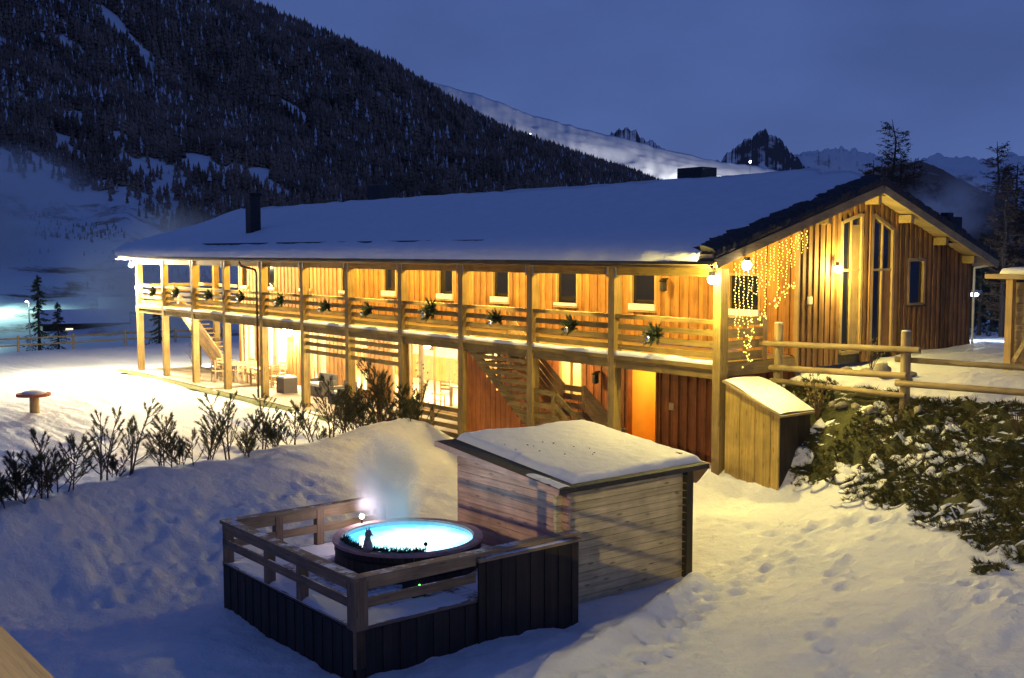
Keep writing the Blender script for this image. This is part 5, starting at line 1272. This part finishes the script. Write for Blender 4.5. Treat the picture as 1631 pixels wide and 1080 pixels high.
# far post-and-rail fence
ff = thing("field_fence", "low post and rail fence beyond the lit snow field", "fence", (-62, 3, -1))
fp = [(-60.5,-6.0),(-61.5,-2.2),(-62.4,1.6),(-63.0,5.4),(-63.4,9.2),(-63.6,13.0),(-63.6,16.8)]
for x, y in fp: zt = gz(x, y); rod("fence_post", (x, y, zt-.3), (x, y, zt+1.15), .16, log_z, ff)
for (a, b2) in zip(fp[:-1], fp[1:]):
    for z in (.95, .5): rod("fence_rail", (a[0], a[1], gz(*a)+z), (b2[0], b2[1], gz(*b2)+z), .11, rail_y, ff)
def street_lamp(label, x, y, h, power, col, glass_m, arm=.8):
    z = gz(x, y); t = thing("street_lamp", label, "street lamp", (x, y, z), "street lamps")
    rod("pole", (x, y, z-.3), (x, y, z+h), .12, metal, t); rod("arm", (x, y, z+h-.05), (x+arm, y-arm*.5, z+h), .07, metal, t)
    box("head", x+arm-.25, x+arm+.25, y-arm*.5-.12, y-arm*.5+.12, z+h-.0, z+h+.1, metal, t); ball("glass", (x+arm, y-arm*.5, z+h-.06), (.36, .18, .14), glass_m, t)
    light("lamp_light", (x+arm, y-arm*.5, z+h-.25), power, col, .15, t)
lx, ly = at_az(166.6, 150); street_lamp("street lamp with a cold greenish light over the lit road", lx, ly, 6.5, 5500, (.55, 1, .86), coldglass)
lx, ly = at_az(164.75, 104); street_lamp("thin street lamp beside the dark spruce", lx, ly, 4.6, 120, (.7, 1, .95), coldglass)
def far_house(label, x, y, w, d, h, rz, wins):
    z = gz(x, y)-.3; t = thing("far_house", label, "house", (x, y, z)); M0 = Matrix.Translation((x, y, z)) @ Matrix.Rotation(rz, 4, 'Z')
    def bx(nm, a, b2, c, d_, e, f, mat, par=t): return put(nm, shared('cube', mat), M0 @ Matrix.Translation(((a+b2)/2, (c+d_)/2, (e+f)/2)) @ Matrix.Diagonal((b2-a, d_-c, f-e, 1)), par)
    wl = bx("wall", -w/2, w/2, -d/2, d/2, 0, h, dark_z)
    rf_ = [(-w/2-.5,-d/2-.5,h),(-w/2-.5,d/2+.5,h),(0,d/2+.5,h+w*.22),(0,-d/2-.5,h+w*.22),(w/2+.5,-d/2-.5,h),(w/2+.5,d/2+.5,h)]; ff_ = [(0,1,2,3),(3,2,5,4),(0,3,4),(1,5,2),(0,4,5,1)]
    r = put("roof", rawmesh("roof", rf_, ff_, dark_w), M0, t)
    put("roof_snow", rawmesh("roof_snow", [(v[0]*.98, v[1]*.98, v[2]+(.35 if i in (2, 3) else .2)) for i, v in enumerate(rf_)], ff_, snow), M0, r)
    for (u, zz, ww, hh) in wins: bx("window", w/2+.01, w/2+.05, u-ww/2, u+ww/2, zz-hh/2, zz+hh/2, WIN_LIT)
WIN_LIT = emit("lit_house_window", (1, .85, .5), 1.6)
hx_, hy_ = at_az(162.3, 140); far_house("low dark house with one bright window beyond the far fence", hx_, hy_, 6, 9, 1.8, R(-17.7), [(-1.7, 1.1, .8, .7), (1.2, 1.1, .4, .4)])
hx_, hy_ = at_az(160.2, 150); far_house("dark house half hidden by the far end of the lodge", hx_, hy_, 7, 7, 2.8, R(-19), [(-1.5, 1.6, .4, .4)])

# ================================================================== TREES
def make_larch(seed, h):
    rnd = random.Random(seed); tm = MB(); cm = MB(); pts = [Vector((0,0,-.3))]; K = 10
    for k in range(1, K+1): pts.append(Vector((rnd.uniform(-.1, .1), rnd.uniform(-.1, .1), h*k/K)))
    tm.tube(pts, [.17*(1-k/K)**.8+.012 for k in range(K+1)], 7)
    nb = int(h*13)
    for b in range(nb):
        t = .12+.86*(b/nb); z = h*t; i0 = min(K-1, int(t*K)); p = pts[i0].lerp(pts[i0+1], t*K-i0); a = rnd.uniform(0, 6.283)
        ln = (h*.20*(1-t)**.75+.25)*rnd.uniform(.6, 1.15); d = Vector((math.cos(a), math.sin(a), rnd.uniform(-.1, .35)))
        e = p+d*ln+Vector((0,0,ln*.12)); mid = p+d*ln*.55-Vector((0,0,ln*.06)); cm.tube([p, mid, e], [.03*(1-t)+.012, .02*(1-t)+.008, .005], 3)
        for q in range(max(6, int(ln*11))):
            s = rnd.uniform(.2, 1); c = p.lerp(mid, s/.55) if s < .55 else mid.lerp(e, (s-.55)/.45)
            td = Vector((d.x+rnd.uniform(-1, 1), d.y+rnd.uniform(-1, 1), rnd.uniform(-.5, .6))).normalized()*rnd.uniform(.12, .5)
            sd = td.cross(Vector((rnd.uniform(-1,1), rnd.uniform(-1,1), rnd.uniform(-1,1)))).normalized()*.012
            cm.add([c-sd, c+sd, c+td], [(0,1,2)])
            for w_ in range(5):
                c2 = c+td*rnd.uniform(.3, 1); t2 = Vector((rnd.uniform(-1,1), rnd.uniform(-1,1), rnd.uniform(-.8,.6))).normalized()*rnd.uniform(.08, .22); s2 = t2.cross(Vector((rnd.uniform(-1,1), rnd.uniform(-1,1), .3))).normalized()*.02
                cm.add([c2-s2, c2+s2, c2+t2], [(0,1,2)])
    return tm.data("trunk", bark), cm.data("crown", twig)
def make_spruce(seed, h):
    rnd = random.Random(seed); tm = MB(); cm = MB(); tm.tube([(0,0,-.3),(0,0,h*.9)], [.14,.03], 6)
    nb = int(h*16)
    for b in range(nb):
        t = .06+.93*b/nb; z = h*t; a = rnd.uniform(0, 6.283); ln = (h*.21*(1-t)+.12)*rnd.uniform(.7, 1.15); d = Vector((math.cos(a), math.sin(a), -.25))
        for q in range(4): tuft(cm, Vector((0,0,z))+d*ln*(.25+.25*q), d, 9, .26, .03, .9, rnd)
        tuft(cm, Vector((0,0,z)), (0,0,1), 4, .3, .03, .9, rnd)
    return tm.data("trunk", bark), cm.data("crown", needle_d)
LAR = [make_larch(1, 11.0), make_larch(2, 10.0), make_larch(3, 8.5)]
SPR2 = [make_spruce(1, 6.0), make_spruce(2, 5.0)]
larches = [(122.6, 6.41, 62, 0, "tall bare larch rising behind the lodge ridge"), (117.99, 5.22, 58, 1, "tall bare larch above the garden shed"), (117.1, 4.24, 66, 2, "bare larch at the right edge of the sky"),
 (118.8, 2.9, 70, 1, "thin bare larch just left of the one above the shed"), (120.6, 3.5, 75, 2, "low bare larch behind the right roof slope"), (123.55, 4.5, 72, 2, "spindly bare larch left of the tallest one"), (121.6, 4.55, 70, 1, "bare larch close right of the tallest one"),
 (117.55, 3.6, 50, 2, "bare larch low behind the shed roof"), (119.3, 2.2, 60, 0, "bare larch half hidden by the right eave"), (116.6, 3.6, 60, 0, "bare larch beyond the shed at the picture edge"),
 (122.25, 4.9, 78, 0, "faint bare larch just behind the tallest one on its right"), (122.95, 4.3, 80, 1, "faint bare larch just behind the tallest one on its left"), (117.7, 4.2, 76, 0, "faint bare larch crowding the one above the shed"), (118.4, 3.3, 84, 2, "faint low larch in the gap left of the shed larch"), (119.9, 2.9, 88, 1, "faint larch above the lower end of the right roof slope")]
for az, el, d, k, lab in larches:
    x, y = at_az(az, d); z0 = gz(x, y); top = CAM[2]+d*math.tan(R(el)); hh = (11.0, 10.0, 8.5)[k]; plant("larch_tree", lab, "tree", LAR[k], (x, y, z0-.1), random.uniform(0, 6), (top-z0)/hh, "bare larches", ("trunk", "crown"))
for az, d, k, s, lab in [(118.55, 52, 0, .75, "dark spruce between the gable end and the shed"), (118.0, 60, 1, .9, "dark spruce just left of the shed post"), (118.95, 68, 1, .95, "dark spruce close beside the gable end"), (164.35, 108, 0, 1.15, "dark narrow spruce beside the far street lamp"), (163.5, 112, 1, .9, "small dark spruce before the far house"), (158.9, 84, 1, .8, "small spruce by the far end of the field fence")]:
    x, y = at_az(az, d); plant("spruce_tree", lab, "tree", SPR2[k], (x, y, gz(x, y)-.1), random.uniform(0, 6), s, "dark spruces", ("trunk", "crown"))
# cold street lamp beyond the gable and far valley lights
x, y = at_az(118.82, 44); street_lamp("cold white street lamp glaring beside the gable end", x-.8, y+.4, 1.9+0*x, 500, (.75, .86, 1), coldglass)
tiny = emit("far_window_light", (1, .82, .5), 5); tinyw = emit("far_slope_light", (1, .97, .85), 14)
for i, (az, el, d, r, mm) in enumerate([(118.6,-.55,240,.5,tiny),(118.2,-.75,230,.45,tiny),(117.95,-.4,260,.5,tiny),(118.45,-1.0,210,.4,tiny),(117.8,-1.1,200,.4,tiny),(118.75,-.25,300,.5,tiny)]):
    x, y = at_az(az, d); z = CAM[2]+d*math.tan(R(el)); t = thing("village_light", f"tiny village light beyond the gable end, {ORD[i]} of the cluster", "light", (x, y, z-4), "village lights")
    rod("mast", (x, y, z-6), (x, y, z), .2, black_m, t); ball("glow", (x, y, z+.2), r*2, mm, t)
for az, el, d, r, lab in [(129.37, 4.40, 2440, 2.4, "bright floodlight on the far snow ridge"), (140.38, 5.93, 1010, .45, "tiny light on the edge of the wooded ridge")]:
    x, y = at_az(az, d); z = CAM[2]+d*math.tan(R(el)); t = thing("slope_light", lab, "light", (x, y, z-20)); rod("mast", (x, y, z-30), (x, y, z), r*.3, black_m, t); ball("glow", (x, y, z+r), r*2, tinyw, t)
    if d > 2000: light("slope_lamp_light", (x, y, z+r*3), 6e6, (1, .97, .9), r, t)

# ================================================================== NEAR BALCONY, the viewer's side
br = thing("balcony_rail", "pale wooden handrail with frost in the bottom corner nearest the viewer", "railing", (15, -18.7, 3.9))
box("handrail", 14.2, 17.0, -18.79, -18.655, 4.84, 4.90, wood("new_handrail", (.78, .58, .32), (.58, .40, .20), 'x', .05), br)
drift("frost", br, 14.22, 16.9, -18.80, -18.72, 4.899, .02, 200, 6, 14)
for x in (15.3, 16.8): box("rail_post", x, x+.1, -18.76, -18.68, 4.02, 4.838, pale_z, br)
# out of view: flood lamp on a mast and an added block shaped to shade the foreground
t = thing("flood_lamp", "floodlight mast behind the viewer", "street lamp", (19, -35.3, 0)); rod("mast", (19, -35.3, -1), (19, -35.3, 10.4), .2, metal, t); box("head", 18.7, 19.3, -35.3, -35.0, 10.1, 10.5, metal, t)
box("beam_cutoff", 17.8, 20.0, -34.32, -34.28, 10.105, 10.7, metal, t)  # plate added to keep the flood beam off the lodge roof
light("flood_light", (19, -34.9, 10.2), 12500, (1.0, .80, .30), .035, t, 'SPOT', (4.0, -5.5, 0), 62, .75)
wg = thing("shade_block", "unseen timber block added beside the viewer to shade the foreground", "building", (6, -20.5, 0))
box("wall", 1.8, 10.6, -22.0, -19.6, -.6, 4.60, larch_z, wg); box("shade_slab", 1.5, 10.95, -22.2, -19.4, 4.601, 4.85, dark_w, wg)
for k in range(2): box("rail_board", 1.55, 10.93, -19.5, -19.46, 5.02+k*.26, 5.06+k*.26, rail_x, wg)  # slats added to throw stripes of shade on the hut
for x in (1.6, 4.3, 7.0, 9.7): box("rail_post", x, x+.09, -19.45, -19.37, 4.85, 5.5, pale_z, wg)

# ================================================================== STEAM
def steam(name, label, c, s, dens, col, scale, rot=0, emit_=0):
    m = bpy.data.materials.new(name); m.use_nodes = True; nt = m.node_tree; nt.nodes.clear(); lk = nt.links.new
    o_ = nt.nodes.new("ShaderNodeOutputMaterial"); v = N(nt, "ShaderNodeVolumePrincipled"); v.inputs["Color"].default_value = (*col, 1); v.inputs["Anisotropy"].default_value = .2
    tc = N(nt, "ShaderNodeTexCoord"); ln = N(nt, "ShaderNodeVectorMath"); ln.operation = 'LENGTH'; lk(tc.outputs["Object"], ln.inputs[0])
    fall = N(nt, "ShaderNodeMapRange"); fall.interpolation_type = 'SMOOTHSTEP'; fall.inputs[1].default_value = .12; fall.inputs[2].default_value = .48; fall.inputs[3].default_value = 1; fall.inputs[4].default_value = 0; lk(ln.outputs["Value"], fall.inputs[0])
    nz = N(nt, "ShaderNodeTexNoise", Scale=scale, Detail=4.0, Roughness=.6, Distortion=.6); lk(tc.outputs["Object"], nz.inputs["Vector"])
    mr = N(nt, "ShaderNodeMapRange"); mr.inputs[1].default_value = .38; mr.inputs[2].default_value = .68; mr.inputs[3].default_value = 0; mr.inputs[4].default_value = dens; lk(nz.outputs["Fac"], mr.inputs[0])
    mu = N(nt, "ShaderNodeMath"); mu.operation = 'MULTIPLY'; lk(fall.outputs[0], mu.inputs[0]); lk(mr.outputs[0], mu.inputs[1]); lk(mu.outputs[0], v.inputs["Density"]); lk(v.outputs[0], o_.inputs["Volume"])
    V, F = sphere_vf(20, 14, .5); me = rawmesh(name, V, F, m)
    o = put(name, me, Matrix.Translation(c) @ Matrix.Rotation(rot, 4, 'Y') @ Matrix.Diagonal((*s, 1))); tag(o, label, "steam", None, "stuff"); return o
steam("tub_steam", "steam drifting up from the hot tub", (-.25, -8.5, 1.5), (1.7, 1.6, 2.3), 7.0, (.95, .96, 1), 3.0, -.4)
steam("valley_mist", "pale mist drifting beside the far end of the lodge", (-72, 16, 3.5), (26, 20, 14), .34, (.92, .95, 1), 2.0)
x, y = at_az(166.3, 210); steam("valley_mist", "mist at the foot of the wooded slope by the left edge", (x, y, 13), (70, 40, 26), .16, (.92, .95, 1), 2.0)
x, y = at_az(119.9, 56); steam("chimney_smoke", "chimney smoke rolling off the right roof slope", (x, y, 7.6), (6, 7, 4.0), .7, (.9, .92, 1), 2.2)
